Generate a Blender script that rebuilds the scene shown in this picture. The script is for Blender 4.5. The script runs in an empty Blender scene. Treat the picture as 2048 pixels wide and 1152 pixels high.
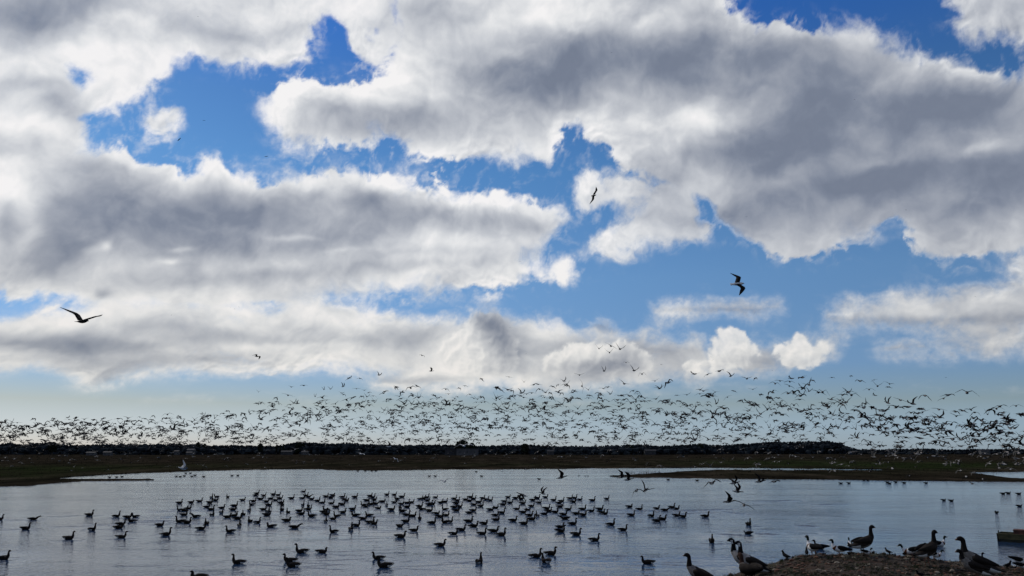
import bpy, bmesh, math, random
import numpy as np
from mathutils import Vector, Matrix, Euler
R = math.radians
rnd = random.Random(7)
C = bpy.context.scene.collection
sc = bpy.context.scene

# ------------------------------------------------------------------ camera
EYE = 5.3
FPX = 1577.0                                   # focal length in pixels of a 2048 px wide picture
PITCH = math.atan(324.0 / FPX)
cam_d = bpy.data.cameras.new('camera'); cam = bpy.data.objects.new('camera', cam_d); C.objects.link(cam)
cam_d.sensor_width = 36; cam_d.lens = 36 * FPX / 2048
cam_d.clip_start = 0.1; cam_d.clip_end = 40000
cam.location = (0, 0, EYE); cam.rotation_euler = (math.pi / 2 + PITCH, 0, 0)
sc.camera = cam
# ------------------------------------------------------------------ world, sun, exposure
SUN_AZ, SUN_EL = R(-48), R(42)                 # azimuth from +Y, negative = left of the view
world = bpy.data.worlds.new('World'); sc.world = world; world.use_nodes = True
wn, wl = world.node_tree.nodes, world.node_tree.links
bg = wn['Background']
skt = wn.new('ShaderNodeTexSky'); skt.sky_type = 'NISHITA'; skt.sun_disc = False
skt.sun_elevation = SUN_EL; skt.sun_rotation = SUN_AZ
skt.altitude = 0; skt.air_density = 1.0; skt.dust_density = 0.3; skt.ozone_density = 3.0
wtc = wn.new('ShaderNodeTexCoord'); wsx = wn.new('ShaderNodeSeparateXYZ'); wl.new(wtc.outputs['Generated'], wsx.inputs[0])
wrp = wn.new('ShaderNodeValToRGB'); wl.new(wsx.outputs['Z'], wrp.inputs[0]); _e = wrp.color_ramp.elements
_e[0].position = 0; _e[0].color = (.51, .60, .84, 1); _e[1].position = .50; _e[1].color = (.18, .46, .86, 1)
for _p, _c in ((.026, (.50, .58, .80)), (.055, (.48, .49, .54)), (.10, (.40, .50, .67)), (.21, (.45, .61, .75)), (.34, (.35, .60, .78)), (.41, (.295, .535, .76))):
    _x = _e.new(_p); _x.color = (*_c, 1)
hs = wn.new('ShaderNodeMix'); hs.data_type = 'RGBA'; hs.blend_type = 'MULTIPLY'; hs.inputs['Factor'].default_value = 1
wl.new(skt.outputs[0], hs.inputs[6]); 
wlo = wn.new('ShaderNodeMapRange'); wlo.inputs['From Min'].default_value = 0; wlo.inputs['From Max'].default_value = .13; wlo.inputs['To Min'].default_value = 1; wlo.inputs['To Max'].default_value = 0; wl.new(wsx.outputs['Z'], wlo.inputs['Value'])
wax = wn.new('ShaderNodeMapRange'); wax.inputs['From Min'].default_value = -.5; wax.inputs['From Max'].default_value = .5; wl.new(wsx.outputs['X'], wax.inputs['Value'])
wlr = wn.new('ShaderNodeMix'); wlr.data_type = 'RGBA'; wlr.inputs[6].default_value = (1.03, .95, .90, 1); wlr.inputs[7].default_value = (.86, .98, 1.10, 1); wl.new(wax.outputs[0], wlr.inputs['Factor'])
wmu = wn.new('ShaderNodeMix'); wmu.data_type = 'RGBA'; wmu.blend_type = 'MULTIPLY'; wl.new(wlo.outputs[0], wmu.inputs['Factor']); wl.new(wrp.outputs[0], wmu.inputs[6]); wl.new(wlr.outputs[2], wmu.inputs[7])
wl.new(wmu.outputs[2], hs.inputs[7]); wl.new(hs.outputs[2], bg.inputs['Color'])
bg.inputs['Strength'].default_value = 0.1125
sun_d = bpy.data.lights.new('sun', 'SUN'); sun = bpy.data.objects.new('sun', sun_d); C.objects.link(sun)
sun_d.energy = 2.0; sun_d.angle = R(0.5); sun_d.color = (1.0, 0.95, 0.86)
sdir = Vector((math.sin(SUN_AZ) * math.cos(SUN_EL), math.cos(SUN_AZ) * math.cos(SUN_EL), math.sin(SUN_EL)))
sun.rotation_euler = (-sdir).to_track_quat('-Z', 'Y').to_euler()
sun.location = (0, 0, 300)
sc.view_settings.view_transform = 'Standard'; sc.view_settings.look = 'None'
sc.view_settings.exposure = 0; sc.view_settings.gamma = 1; sc.view_settings.use_curve_mapping = False
sc.cycles.max_bounces = 6; sc.cycles.transparent_max_bounces = 8
sc.cycles.caustics_reflective = False; sc.cycles.caustics_refractive = False

# ------------------------------------------------------------------ where a direction of the photograph meets the world
CP, SP = math.cos(PITCH), math.sin(PITCH)
def ray(px, py):
    u = (px - 1024) / FPX; v = (576 - py) / FPX
    return Vector((u, CP - v * SP, SP + v * CP))
def on_plane(px, py, z=0.0):
    d = ray(px, py); t = (z - EYE) / d.z
    return Vector((d.x * t, d.y * t, z))
def at_depth(px, py, dep):                     # dep: metres along +Y
    d = ray(px, py); t = dep / d.y
    return Vector((d.x * t, d.y * t, EYE + d.z * t))
def np_px(x, y, z):                            # world direction (from the eye) to photograph pixels
    dep = y * CP + z * SP
    dep = np.where(dep < 0.05, 0.05, dep)
    return 1024 + FPX * x / dep, 576 - FPX * (-y * SP + z * CP) / dep

# ------------------------------------------------------------------ noise
_TAB = {}
def perlin(x, y, seed):
    if seed not in _TAB:
        ang = np.random.RandomState(seed).rand(256, 256) * 2 * np.pi; _TAB[seed] = (np.cos(ang), np.sin(ang))
    gx, gy = _TAB[seed]
    xi = np.floor(x).astype(np.int64); yi = np.floor(y).astype(np.int64)
    xf = x - xi; yf = y - yi
    u = xf * xf * xf * (xf * (xf * 6 - 15) + 10); v = yf * yf * yf * (yf * (yf * 6 - 15) + 10)
    def g(ix, iy, dx, dy):
        a = ix & 255; b = iy & 255
        return gx[a, b] * dx + gy[a, b] * dy
    n00 = g(xi, yi, xf, yf); n10 = g(xi + 1, yi, xf - 1, yf)
    n01 = g(xi, yi + 1, xf, yf - 1); n11 = g(xi + 1, yi + 1, xf - 1, yf - 1)
    return 1.5 * ((n00 * (1 - u) + n10 * u) * (1 - v) + (n01 * (1 - u) + n11 * u) * v)
def fbm(x, y, octv, seed, gain=0.5):
    s = 0; a = 1; t = 0
    for i in range(octv):
        s = s + a * perlin(x + 17.3 * i, y - 9.1 * i, seed + i); t += a; a *= gain; x = x * 2.03; y = y * 2.03
    return s / t
def billow(x, y, octv, seed, gain=0.55):
    s = 0; a = 1; t = 0
    for i in range(octv):
        s = s + a * (1 - 2.2 * np.abs(perlin(x + 5.3 * i, y - 3.1 * i, seed + i))); t += a; a *= gain; x = x * 2.07; y = y * 2.07
    return s / t
def sstep(a, b, x):
    t = np.clip((x - a) / (b - a), 0, 1); return t * t * (3 - 2 * t)
def poly_mask(poly, X, Y):
    ins = np.zeros(X.shape, bool); n = len(poly)
    for i in range(n):
        x1, y1 = poly[i]; x2, y2 = poly[(i + 1) % n]
        if y1 == y2: continue
        c = ((y1 > Y) != (y2 > Y)) & (X < (x2 - x1) * (Y - y1) / (y2 - y1) + x1)
        ins ^= c
    return ins
def blur(M, s):
    r = int(3 * s) + 1; k = np.exp(-0.5 * (np.arange(-r, r + 1) / s) ** 2); k /= k.sum()
    P = np.pad(M, ((r, r), (r, r)), mode='edge')
    P = np.apply_along_axis(lambda m: np.convolve(m, k, 'valid'), 0, P)
    return np.apply_along_axis(lambda m: np.convolve(m, k, 'valid'), 1, P)
def lookup(M, x0, y0, st, X, Y):
    gx = np.clip((X - x0) / st, 0, M.shape[1] - 1.001); gy = np.clip((Y - y0) / st, 0, M.shape[0] - 1.001)
    i = gx.astype(int); j = gy.astype(int); fx = gx - i; fy = gy - j
    return (M[j, i] * (1 - fx) + M[j, i + 1] * fx) * (1 - fy) + (M[j + 1, i] * (1 - fx) + M[j + 1, i + 1] * fx) * fy

# ------------------------------------------------------------------ materials
def mat(name, col, rough=0.85, col2=None, scale=8.0, bump=0.0, spec=0.2, detail=4):
    m = bpy.data.materials.new(name); m.use_nodes = True
    n, l = m.node_tree.nodes, m.node_tree.links
    p = n['Principled BSDF']; p.inputs['Roughness'].default_value = rough
    p.inputs['Specular IOR Level'].default_value = spec
    tc = n.new('ShaderNodeTexCoord')
    nz = n.new('ShaderNodeTexNoise'); nz.inputs['Scale'].default_value = scale; nz.inputs['Detail'].default_value = detail
    l.new(tc.outputs['Object'], nz.inputs['Vector'])
    rp = n.new('ShaderNodeValToRGB'); l.new(nz.outputs['Fac'], rp.inputs[0])
    c2 = col2 or tuple(c * 0.6 for c in col)
    rp.color_ramp.elements[0].position = .35; rp.color_ramp.elements[0].color = (*c2, 1)
    rp.color_ramp.elements[1].position = .65; rp.color_ramp.elements[1].color = (*col, 1)
    l.new(rp.outputs[0], p.inputs['Base Color'])
    if bump:
        b = n.new('ShaderNodeBump'); b.inputs['Strength'].default_value = 1; b.inputs['Distance'].default_value = bump
        l.new(nz.outputs['Fac'], b.inputs['Height']); l.new(b.outputs[0], p.inputs['Normal'])
    return m
def grid_mesh(name, P, nr, nc, wrap=False):
    me = bpy.data.meshes.new(name)
    me.vertices.add(nr * nc); me.vertices.foreach_set('co', P.astype(np.float32).ravel())
    i = np.arange(nr - 1)[:, None] * nc; j = np.arange(nc - 1)[None, :]
    a = (i + j).ravel(); F = np.stack([a, a + 1, a + nc + 1, a + nc], 1)
    me.loops.add(F.size); me.polygons.add(len(F))
    me.polygons.foreach_set('loop_start', np.arange(0, F.size, 4)); me.polygons.foreach_set('loop_total', np.full(len(F), 4))
    me.loops.foreach_set('vertex_index', F.ravel()); me.polygons.foreach_set('use_smooth', np.ones(len(F), bool))
    me.update(calc_edges=True)
    return me
def attr(me, name, A):
    a = me.attributes.new(name, 'FLOAT', 'POINT'); a.data.foreach_set('value', A.astype(np.float32).ravel())
def link(name, me, kind=None, label=None, cat=None, group=None, parent=None):
    o = bpy.data.objects.new(name, me); C.objects.link(o)
    if parent: o.parent = parent
    if kind: o['kind'] = kind
    if label: o['label'] = label
    if cat: o['category'] = cat
    if group: o['group'] = group
    return o

# ------------------------------------------------------------------ clouds: one shell of broken cloud, thin and see-through in its gaps
def make_clouds():
    CR = [  # cumulus with a firm outline
     [(790,-80),(805,60),(792,100),(760,150),(722,178),(690,182),(660,172),(628,142),(590,165),(545,195),(512,222),(508,245),(560,258),(566,290),(610,312),(700,290),(790,285),(840,315),(900,325),(960,318),(1030,325),(1075,300),(1112,286),(1112,252),(1130,238),(1150,236),(1162,262),(1185,290),(1240,300),(1232,325),(1290,350),(1385,372),(1420,430),(1462,460),(1520,480),(1560,507),(1640,510),(1738,490),(1762,455),(1800,445),(1862,460),(1808,482),(1832,512),(1900,524),(1980,515),(2060,492),(2300,480),(2300,200),(2048,152),(1990,145),(1940,128),(1870,110),(1802,108),(1790,70),(1752,42),(1700,45),(1680,60),(1600,62),(1525,58),(1500,34),(1448,0),(1440,-80)],
     [(-300,240),(60,238),(140,235),(185,288),(240,290),(270,310),(300,338),(330,330),(368,346),(382,330),(420,320),(465,340),(500,350),(570,365),(620,350),(680,335),(740,345),(800,345),(860,380),(940,395),(1030,395),(1120,410),(1165,425),(1130,450),(1100,482),(1050,498),(1022,508),(1040,520),(1100,512),(1145,515),(1195,550),(1130,562),(1080,557),(950,572),(880,580),(760,588),(700,588),(560,592),(400,606),(240,606),(130,598),(60,585),(-300,590)],
    ]
    SO = [  # softer decks and wisps
     [(-300,-80),(655,-80),(648,45),(605,62),(626,92),(606,128),(562,142),(520,116),(482,142),(440,126),(398,98),(350,106),(325,150),(318,190),(272,184),(236,228),(220,242),(196,236),(172,206),(140,206),(152,236),(205,292),(60,330),(-300,340)],
     [(655,-60),(800,-60),(800,110),(770,135),(735,130),(700,110),(668,80),(680,40),(650,10)],
     [(-300,636),(120,630),(150,606),(230,592),(330,608),(450,602),(560,588),(640,592),(700,608),(760,630),(850,640),(925,642),(1000,640),(1060,634),(1180,655),(1170,668),(1100,668),(1300,680),(1400,685),(1428,702),(1350,745),(1250,775),(1000,770),(900,766),(860,737),(700,742),(500,744),(350,746),(230,757),(185,775),(132,768),(140,748),(60,738),(-300,735)],
     [(1130,412),(1150,376),(1200,338),(1240,368),(1330,358),(1400,378),(1440,440),(1440,462),(1380,476),(1300,492),(1200,506),(1136,502),(1200,475),(1250,440),(1296,432),(1310,410),(1200,416)],
     [(1892,30),(1925,-60),(2300,-60),(2300,90),(2048,80),(1990,75),(1952,70),(1902,80),(1915,50),(1940,36),(1912,26)],
     [(290,240),(308,220),(345,211),(371,230),(352,248),(328,262),(318,290),(310,312),(296,292),(286,262)],
     [(1612,630),(1680,606),(1760,592),(1840,584),(1950,584),(2060,576),(2300,572),(2300,655),(2048,650),(1950,644),(1850,640),(1750,642),(1640,640)],
     [(1280,616),(1330,604),(1420,612),(1510,596),(1592,608),(1560,622),(1400,630),(1300,632)],
     [(1738,702),(1800,688),(1880,680),(1962,673),(2010,668),(2300,650),(2300,700),(1970,708),(1850,710),(1760,712)],
     [(1400,722),(1430,706),(1520,690),(1620,678),(1700,682),(1705,692),(1640,716),(1500,738),(1420,740)],
     [(1820,470),(1990,500),(2100,495),(2100,520),(1960,520)],
     [(632,92),(664,70),(705,52),(712,60),(680,84),(645,102)],
     [(700,20),(735,60),(745,100),(735,104),(712,70),(692,34)],
     [(1988,546),(2048,526),(2200,520),(2200,556),(2030,556)],
     [(852,592),(920,600),(1002,588),(990,602),(930,612),(880,606)],
     [(1180,645),(1200,632),(1225,640),(1222,656),(1195,662)],
     [(1258,656),(1290,648),(1332,650),(1330,666),(1270,666)],
     [(1800,330),(1900,300)], 
     [(720,775),(760,755),(860,745),(950,755),(1000,770),(900,785),(780,785)],
     [(1350,745),(1375,725),(1420,738),(1470,752),(1380,762)],
     [(1060,300),(1100,290),(1138,292),(1128,308),(1070,318)],
     [(800,318),(830,305),(862,312),(850,340),(812,332)],
    ]
    HO = [  # gaps
     [(126,138),(150,130),(172,152),(168,174),(150,172),(136,158)],
     [(648,70),(668,56),(688,74),(690,108),(678,124),(656,116)],
     [(725,40),(740,40),(770,75),(765,88),(742,84)],
     [(1388,392),(1424,384),(1430,412),(1405,440),(1388,430)],
     [(505,601),(540,605),(590,613),(560,618),(515,610)],
     [(1765,452),(1795,446),(1800,466),(1775,480)],
    ]
    C2 = [  # small low cumulus heads with crisp crowns
     [(1415,722),(1422,700),(1430,668),(1446,656),(1475,655),(1492,664),(1500,684),(1515,690),(1512,716),(1470,730),(1440,730)],
     [(1540,705),(1546,688),(1585,686),(1590,664),(1606,667),(1616,688),(1628,700),(1638,682),(1656,686),(1654,716),(1622,733),(1572,733)],
     [(880,705),(892,682),(912,676),(925,652),(950,630),(985,626),(1002,640),(1012,662),(1034,678),(1036,706),(1020,738),(990,756),(950,756),(925,742),(892,728)],
     [(1083,728),(1090,712),(1120,706),(1132,700),(1148,686),(1178,680),(1196,690),(1230,684),(1262,690),(1285,700),(1312,716),(1310,745),(1270,758),(1160,762),(1100,752)],
     [(1366,745),(1376,722),(1392,720),(1400,738),(1440,742),(1464,748),(1440,756),(1380,758)],
     [(132,768),(140,748),(158,744),(180,752),(182,776),(160,782)],
    ]
    st = 4; x0, y0 = -320, -120
    gx, gy = np.meshgrid(np.arange(x0, 2320, st) + .0, np.arange(y0, 920, st) + .0)
    def ras(L):
        M = np.zeros(gx.shape)
        for p in L:
            if len(p) > 2: M = np.maximum(M, poly_mask(p, gx, gy))
        return M
    hole = np.clip(.85 * blur(ras(HO), 3.2), 0, 1)
    M1 = ras(CR); M2 = ras(SO)
    Mc = np.clip(blur(M1, 3.6) - hole, 0, 1); Ms = np.clip(blur(np.maximum(M2, M1 * 0), 4.6) - hole * 1.2, 0, 1)
    Mw = np.clip(blur(np.maximum(M1, M2), 9.0) - hole, 0, 1); Mn = np.clip(blur(np.maximum(M1, M2), 4.5) - hole, 0, 1); M3 = blur(ras(C2), 1.6); M3w = blur(ras(C2), 3.6)
    # darker, deeper parts of the cloud: (x, y, rx, ry, tilt deg, depth)
    D = [(430,430,120,30,0,.18),(135,225,60,26,30,.34),(60,165,70,14,0,.14),(60,285,90,20,0,.14),(520,70,120,24,-8,.16),(400,60,90,20,10,.14),(690,225,60,18,-8,.20),(930,120,60,40,10,.16),(1010,60,80,24,0,.16),(1480,440,120,20,0,.14),(1650,460,120,20,-4,.14),(90,15,190,52,-4,.62),(60,70,120,30,0,.2),(1270,125,300,62,-3,.62),(1080,165,150,62,-12,.40),(1520,120,200,45,3,.30),(1700,240,260,48,-16,.42),
         (1560,265,160,40,-18,.22),(1960,215,150,60,10,.45),(1880,345,220,28,-6,.42),(1700,370,190,26,-10,.38),(1980,385,150,40,-8,.42),(1600,180,170,40,0,.24),(1850,290,260,90,-5,.16),(1600,330,300,60,-10,.16),
         (900,40,120,60,0,.20),(800,245,160,26,-3,.36),(740,262,70,20,0,.2),(980,270,120,24,-4,.12),(1560,420,240,30,-6,.22),(1900,440,120,30,0,.1),
         (250,350,72,42,20,.40),(215,415,130,52,-8,.52),(120,430,70,60,0,.42),(160,500,140,42,-14,.44),(100,540,70,30,0,.32),(330,460,140,45,-10,.34),
         (560,440,190,48,4,.62),(430,400,90,34,0,.20),(730,400,60,22,-8,.42),(520,500,230,22,2,.42),(700,470,180,22,-6,.34),(880,430,170,26,6,.34),(980,450,160,22,4,.2),(15,460,30,48,0,.55),
         (330,560,300,26,0,.22),(800,530,220,12,-4,.24),(900,500,160,10,0,.16),(600,545,160,14,0,.2),(380,540,20,20,0,.2),(212,588,14,10,0,.4),
         (80,685,200,20,2,.52),(250,690,110,18,0,.34),(400,668,110,15,4,.46),(600,655,80,14,4,.2),(700,680,160,16,0,.38),(300,725,260,12,-4,.30),(230,745,60,12,-20,.34),(850,665,60,18,0,.24),(150,720,180,10,0,.2),
         (985,660,40,34,30,.60),(1010,700,36,30,0,.50),(1000,735,40,16,0,.3),(1200,742,90,22,4,.52),(1260,700,60,16,0,.36),(1100,690,80,16,0,.30),(1205,646,30,14,0,.62),
         (1470,712,16,14,0,.12),(1530,715,40,18,0,.30),(1330,715,80,20,0,.32),(1800,640,220,9,-1,.16),(1950,645,140,10,0,.12),(1900,698,120,8,0,.14),(1430,620,140,6,0,.25),(2020,60,60,16,0,.18),(800,760,120,10,0,.3)]
    Lh = [(205,497,14,12,0,.55),(180,505,14,10,0,.3),(350,496,28,7,-10,.4),(330,522,16,6,0,.4),(1960,300,50,14,-10,.42),(1870,160,90,26,0,.16),(1820,150,70,22,-6,.15),(1270,240,40,20,0,.3),(1400,240,34,26,-30,.24),(1430,345,60,26,0,.30),(1700,400,120,20,0,.1),(900,170,60,80,20,.18),(840,110,60,60,0,.2),(1250,40,180,18,0,.16),(1290,60,60,18,0,.24),
          (40,380,60,40,0,.2),(70,420,30,60,10,.3),(20,500,60,40,0,.26),(920,700,36,26,-30,.35),(960,740,36,16,0,.25),(1150,705,36,14,-20,.40),(1290,725,24,22,0,.3),(600,475,50,5,0,.3),(720,500,60,6,-4,.22),(290,680,30,8,0,.3),(340,665,60,9,0,.2),(560,690,120,6,0,.16),(1100,540,60,12,0,.2),(760,540,160,10,-2,.16)]
    # shell grid
    azf = np.linspace(-36, 36, 860); elf = np.linspace(-0.4, 37, 450)
    az = np.concatenate([np.linspace(-180, -37, 96), azf, np.linspace(37, 180, 96)]); el = np.concatenate([[-3.0, -1.5], elf, np.linspace(38.5, 90, 30)])
    A, E = np.meshgrid(np.radians(az), np.radians(el))
    X = np.sin(A) * np.cos(E); Y = np.cos(A) * np.cos(E); Z = np.sin(E)
    PX, PY = np_px(X, Y, Z)
    ok = (Y * CP + Z * SP) > 0.3
    nx = A * FPX; ny = -E * FPX
    k = 1 + 1.3 * np.exp(-E / R(9)) ; ny2 = ny * k
    nx2 = nx / (1 + .25 * np.exp(-E / R(9)))
    wx = fbm(nx2 / 130, ny2 / 130, 4, 11); wy = fbm(nx2 / 130 + 40, ny2 / 130, 4, 21)
    fx = fbm(nx2 / 42, ny2 / 42, 5, 31, .5); fy = fbm(nx2 / 42 + 9, ny2 / 42, 5, 41, .5)
    amp = np.clip(0.18 + 0.82 * E / R(20), .15, 1)
    QX = PX + (wx * 34 + fx * 10) * (0.45 + .55 * amp); QY = PY + (wy * 30 + fy * 8) * amp
    inframe = sstep(-290, -120, PX) * sstep(2320, 2150, PX) * sstep(-118, -60, PY) * ok
    proc = sstep(-.02, .16, fbm(nx / 520 + 3, ny2 / 300, 5, 61, .5) + .02) * (A * 0 + 1)
    # keep the sun's own patch of sky thin
    sd_ = np.arccos(np.clip(X * sdir.x + Y * sdir.y + Z * sdir.z, -1, 1))
    def comp(M, dx, dy):
        L = lookup(M, x0, y0, st, QX + dx, QY + dy)
        return L
    mc = comp(Mc, 0, 0); ms = comp(Ms, 0, 0)
    ax_ = (nx2 + 36 * wx + 10 * fx); ay_ = (ny2 + 36 * wy + 10 * fy)
    d1 = fbm(ax_ / 74, ay_ / 58, 7, 71, .6); d2 = fbm(nx2 / 90 + 50, ny2 / 60, 6, 91, .62)
    wsp = sstep(-.25, .35, fbm(nx2 / 150, ny2 / 120, 3, 201))
    bz = billow(nx2 / 52, ny2 / 44, 5, 211, .6)
    mw_ = comp(Mw, 0, 0) * amp + comp(Mn, 0, 0) * (1 - amp); bd = np.clip(4 * mw_ * (1 - mw_), 0, 1)
    q_ = -.07 + .6 * mc + .4 * mw_ + (.80 * d1 + .30 * (bz - .3) * (1 - wsp * .6)) * bd
    wd = .13 + .32 * wsp ** 1.3
    cc = sstep(0, 1, (q_ - (.5 - wd)) / (2 * wd))
    Msw = np.clip(blur(ras(SO), 6.0) - hole, 0, 1); msw = comp(Msw, 0, 0); bs = np.clip(4 * msw * (1 - msw), 0, 1)
    d3 = fbm((nx2 + 50 * wx) / 110, (ny2 + 40 * wy) / 52, 7, 95, .62)
    thin = sstep(.1, .5, d3) * sstep(.5, 1, msw) * sstep(R(15), R(7), E)
    lo_ = .14 - .11 * (1 - amp); cs = sstep(0, 1, ( .6 * ms + .4 * msw + (1.0 * d1 * amp + .62 * d3 * (1 - amp)) * bs - .35 * thin - lo_) / (.64 + .26 * (1 - amp)))
    cover = 1 - (1 - cc) * (1 - cs * .98)
    b3 = billow((nx2 + 12 * fx) / 27, (ny2 + 10 * fy) / 38, 4, 231, .5)
    R3X = PX + fx * 9 + wx * 5; R3Y = PY + fy * 7
    m3 = lookup(M3, x0, y0, st, R3X, R3Y); m3w = lookup(M3w, x0, y0, st, R3X, R3Y)
    c3 = .93 * sstep(.26, .72, .6 * m3 + .4 * m3w + (.50 * (b3 - .15) + .50 * d1) * np.clip(4 * m3w * (1 - m3w), 0, 1)) * sstep(765, 735, PY + 30 * d1) 
    # thin veil low down and stray wisps
    wis = sstep(.12, .7, fbm(nx2 / 240, ny2 / 110, 6, 131, .62)) * .35 * (.4 + .6 * mw_ + .5 * msw) * sstep(R(.6), R(4), E) * (1 + .7 * sstep(R(9), R(5), E))
    halo = .30 * sstep(.08, .6, mw_) * sstep(-.02, .40, fbm(ax_ / 30, ay_ / 24, 6, 371, .6)) * np.clip(amp * 1.5, 0, 1)
    cover = 1 - (1 - cover) * (1 - wis) * (1 - halo)
    # tone
    ux = nx2 + 40 * wx; uy = ny2 + 34 * wy
    def hf(x, y):
        return 1.0 * fbm(x / 210, y / 130, 4, 171, .40)
    H = hf(ux, uy); H2 = hf(ux - 8, uy - 16)
    def hb(x, y): return billow(x / 48, y / 40, 4, 151, .5)
    rb = hb(ux, uy) - hb(ux - 4, uy - 7)
    relief = H - H2
    edge = lookup(Mc, x0, y0, st, QX, QY) - lookup(Mc, x0, y0, st, QX - 6, QY - 15)
    edge2 = comp(Mw, 0, 0) - comp(Mw, -10, -26)
    dk = np.zeros(A.shape)
    TX = PX + wx * 30 + fx * 10; TY = PY + (wy * 18 + fy * 8) * amp
    def blobs(L):
        o = np.zeros(A.shape)
        for (cx, cy, rx, ry, t, a) in L:
            c, s = math.cos(R(t)), math.sin(R(t)); dx = TX - cx; dy = TY - cy
            q = ((dx * c + dy * s) / rx) ** 2 + ((-dx * s + dy * c) / ry) ** 2
            o += a * np.exp(-.9 * q)
        return o
    dk = blobs(D); lt = blobs(Lh)
    dk = .82 * (1 - np.exp(-1.4 * dk)) * (.78 + .22 * amp)
    dens = np.clip(comp(Mw, 0, 0), 0, 1)
    tone = .955 - .22 * sstep(1000, 1650, PX) - dk * (1.0) + lt * .55 - .06 * sstep(.5, 1, dens)
    ez = sstep(1.0, .55, dens); md = sstep(.25, .6, fbm(nx2 / 260, ny2 / 200, 3, 311) + .35)
    tone += .06 * d3 * (1 - amp) * 2 + .40 * np.clip(relief, -.5, .5) * (.4 + .6 * amp) + .18 * H + .06 * d1 + .20 * fbm(ux / 80, uy / 62, 6, 351, .58) + .22 * np.clip(rb, -.6, .6) * (.18 + .82 * ez) * (.3 + .7 * md)
    tone += .26 * np.clip(edge, 0, 1) + .16 * edge2
    def b3f(x, y): return billow((x + 12 * fx) / 27, (y + 10 * fy) / 38, 3, 231, .42)
    t3 = .90 + .11 * np.clip(b3f(nx2, ny2) - b3f(nx2 - 4, ny2 - 7), -.5, .5) + .05 * (b3 - .3) + .10 * (m3w - lookup(M3w, x0, y0, st, R3X - 6, R3Y - 12)) - .55 * blobs([(990,655,34,32,20,1.0),(1015,700,34,36,0,.7),(960,640,20,14,0,.4),(1190,735,70,16,0,.85),(1250,715,40,22,0,.6),(1280,735,30,12,0,.3),(1480,722,22,10,0,.3),(1590,722,40,8,0,.15),(985,742,30,12,0,.2)])
    tone = tone * (1 - c3) + t3 * c3; cover = 1 - (1 - cover) * (1 - c3 * .97)
    tproc = .74 - .45 * sstep(.1, .45, fbm(nx / 520 + 3, ny2 / 300, 4, 61, .5)) + .2 * relief
    tone = tone * inframe + tproc * (1 - inframe)
    cover = cover * inframe + proc * (1 - inframe)
    cover *= np.where(inframe > .5, 1, sstep(R(7), R(16), sd_))
    tone = np.maximum(tone, .93 - .75 * sstep(.10, .95, cover))
    P = np.stack([X, Y, Z], -1) * 14000.0
    me = grid_mesh('clouds', P.reshape(-1, 3), len(el), len(az))
    attr(me, 'cloud_cover', np.clip(cover, 0, 1)); attr(me, 'cloud_tone', np.clip(tone, 0, 1.1))
    m = bpy.data.materials.new('cloud_vapour'); m.use_nodes = True; n, l = m.node_tree.nodes, m.node_tree.links
    n.clear()
    out = n.new('ShaderNodeOutputMaterial'); mix = n.new('ShaderNodeMixShader'); em = n.new('ShaderNodeEmission'); tr = n.new('ShaderNodeBsdfTransparent')
    ac = n.new('ShaderNodeAttribute'); ac.attribute_name = 'cloud_cover'; at = n.new('ShaderNodeAttribute'); at.attribute_name = 'cloud_tone'
    geo = n.new('ShaderNodeNewGeometry'); nz = n.new('ShaderNodeTexNoise'); nz.inputs['Scale'].default_value = .0085; nz.inputs['Detail'].default_value = 5; nz.inputs['Roughness'].default_value = .6
    l.new(geo.outputs['Position'], nz.inputs['Vector'])
    def mth(op, a, b, c=None):
        x = n.new('ShaderNodeMath'); x.operation = op
        for i, v in enumerate((a, b) if c is None else (a, b, c)):
            if isinstance(v, (int, float)): x.inputs[i].default_value = v
            else: l.new(v, x.inputs[i])
        return x.outputs[0]
    n0 = mth('SUBTRACT', nz.outputs['Fac'], .5)
    tone_ = mth('MULTIPLY_ADD', n0, .06, at.outputs['Fac'])
    band = mth('MULTIPLY', ac.outputs['Fac'], mth('SUBTRACT', 1.0, ac.outputs['Fac']))
    cov_ = mth('ADD', ac.outputs['Fac'], mth('MULTIPLY', mth('MULTIPLY', band, n0), 3.2)); 
    cl = n.new('ShaderNodeClamp'); l.new(cov_, cl.inputs[0])
    rp = n.new('ShaderNodeValToRGB'); l.new(tone_, rp.inputs[0]); e = rp.color_ramp.elements
    def lin(r, g, b): return tuple(((c / 255) / 12.92 if c / 255 < .04045 else ((c / 255 + .055) / 1.055) ** 2.4) for c in (r, g, b)) + (1,)
    e[0].position = 0; e[0].color = lin(96, 107, 128); e[1].position = 1.0; e[1].color = lin(244, 243, 243)
    for p_, c_ in ((.28, (128, 137, 154)), (.5, (163, 169, 180)), (.72, (199, 203, 209)), (.88, (226, 228, 230))):
        x = e.new(p_); x.color = lin(*c_)
    sx = n.new('ShaderNodeSeparateXYZ'); l.new(geo.outputs['Position'], sx.inputs[0])
    mr = n.new('ShaderNodeMapRange'); mr.inputs['From Min'].default_value = 0; mr.inputs['From Max'].default_value = 3600; l.new(sx.outputs['Z'], mr.inputs['Value'])
    wt = n.new('ShaderNodeMix'); wt.data_type = 'RGBA'; l.new(mr.outputs[0], wt.inputs['Factor']); wt.inputs[6].default_value = (.90, .865, .80, 1); wt.inputs[7].default_value = (1, .995, 1.0, 1)
    mu = n.new('ShaderNodeMix'); mu.data_type = 'RGBA'; mu.blend_type = 'MULTIPLY'; mu.inputs['Factor'].default_value = 1
    l.new(rp.outputs[0], mu.inputs[6]); l.new(wt.outputs[2], mu.inputs[7])
    l.new(mu.outputs[2], em.inputs[0]); em.inputs[1].default_value = 1.0
    l.new(cl.outputs[0], mix.inputs[0]); l.new(tr.outputs[0], mix.inputs[1]); l.new(em.outputs[0], mix.inputs[2]); l.new(mix.outputs[0], out.inputs[0])
    m.cycles.emission_sampling = 'NONE'
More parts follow.
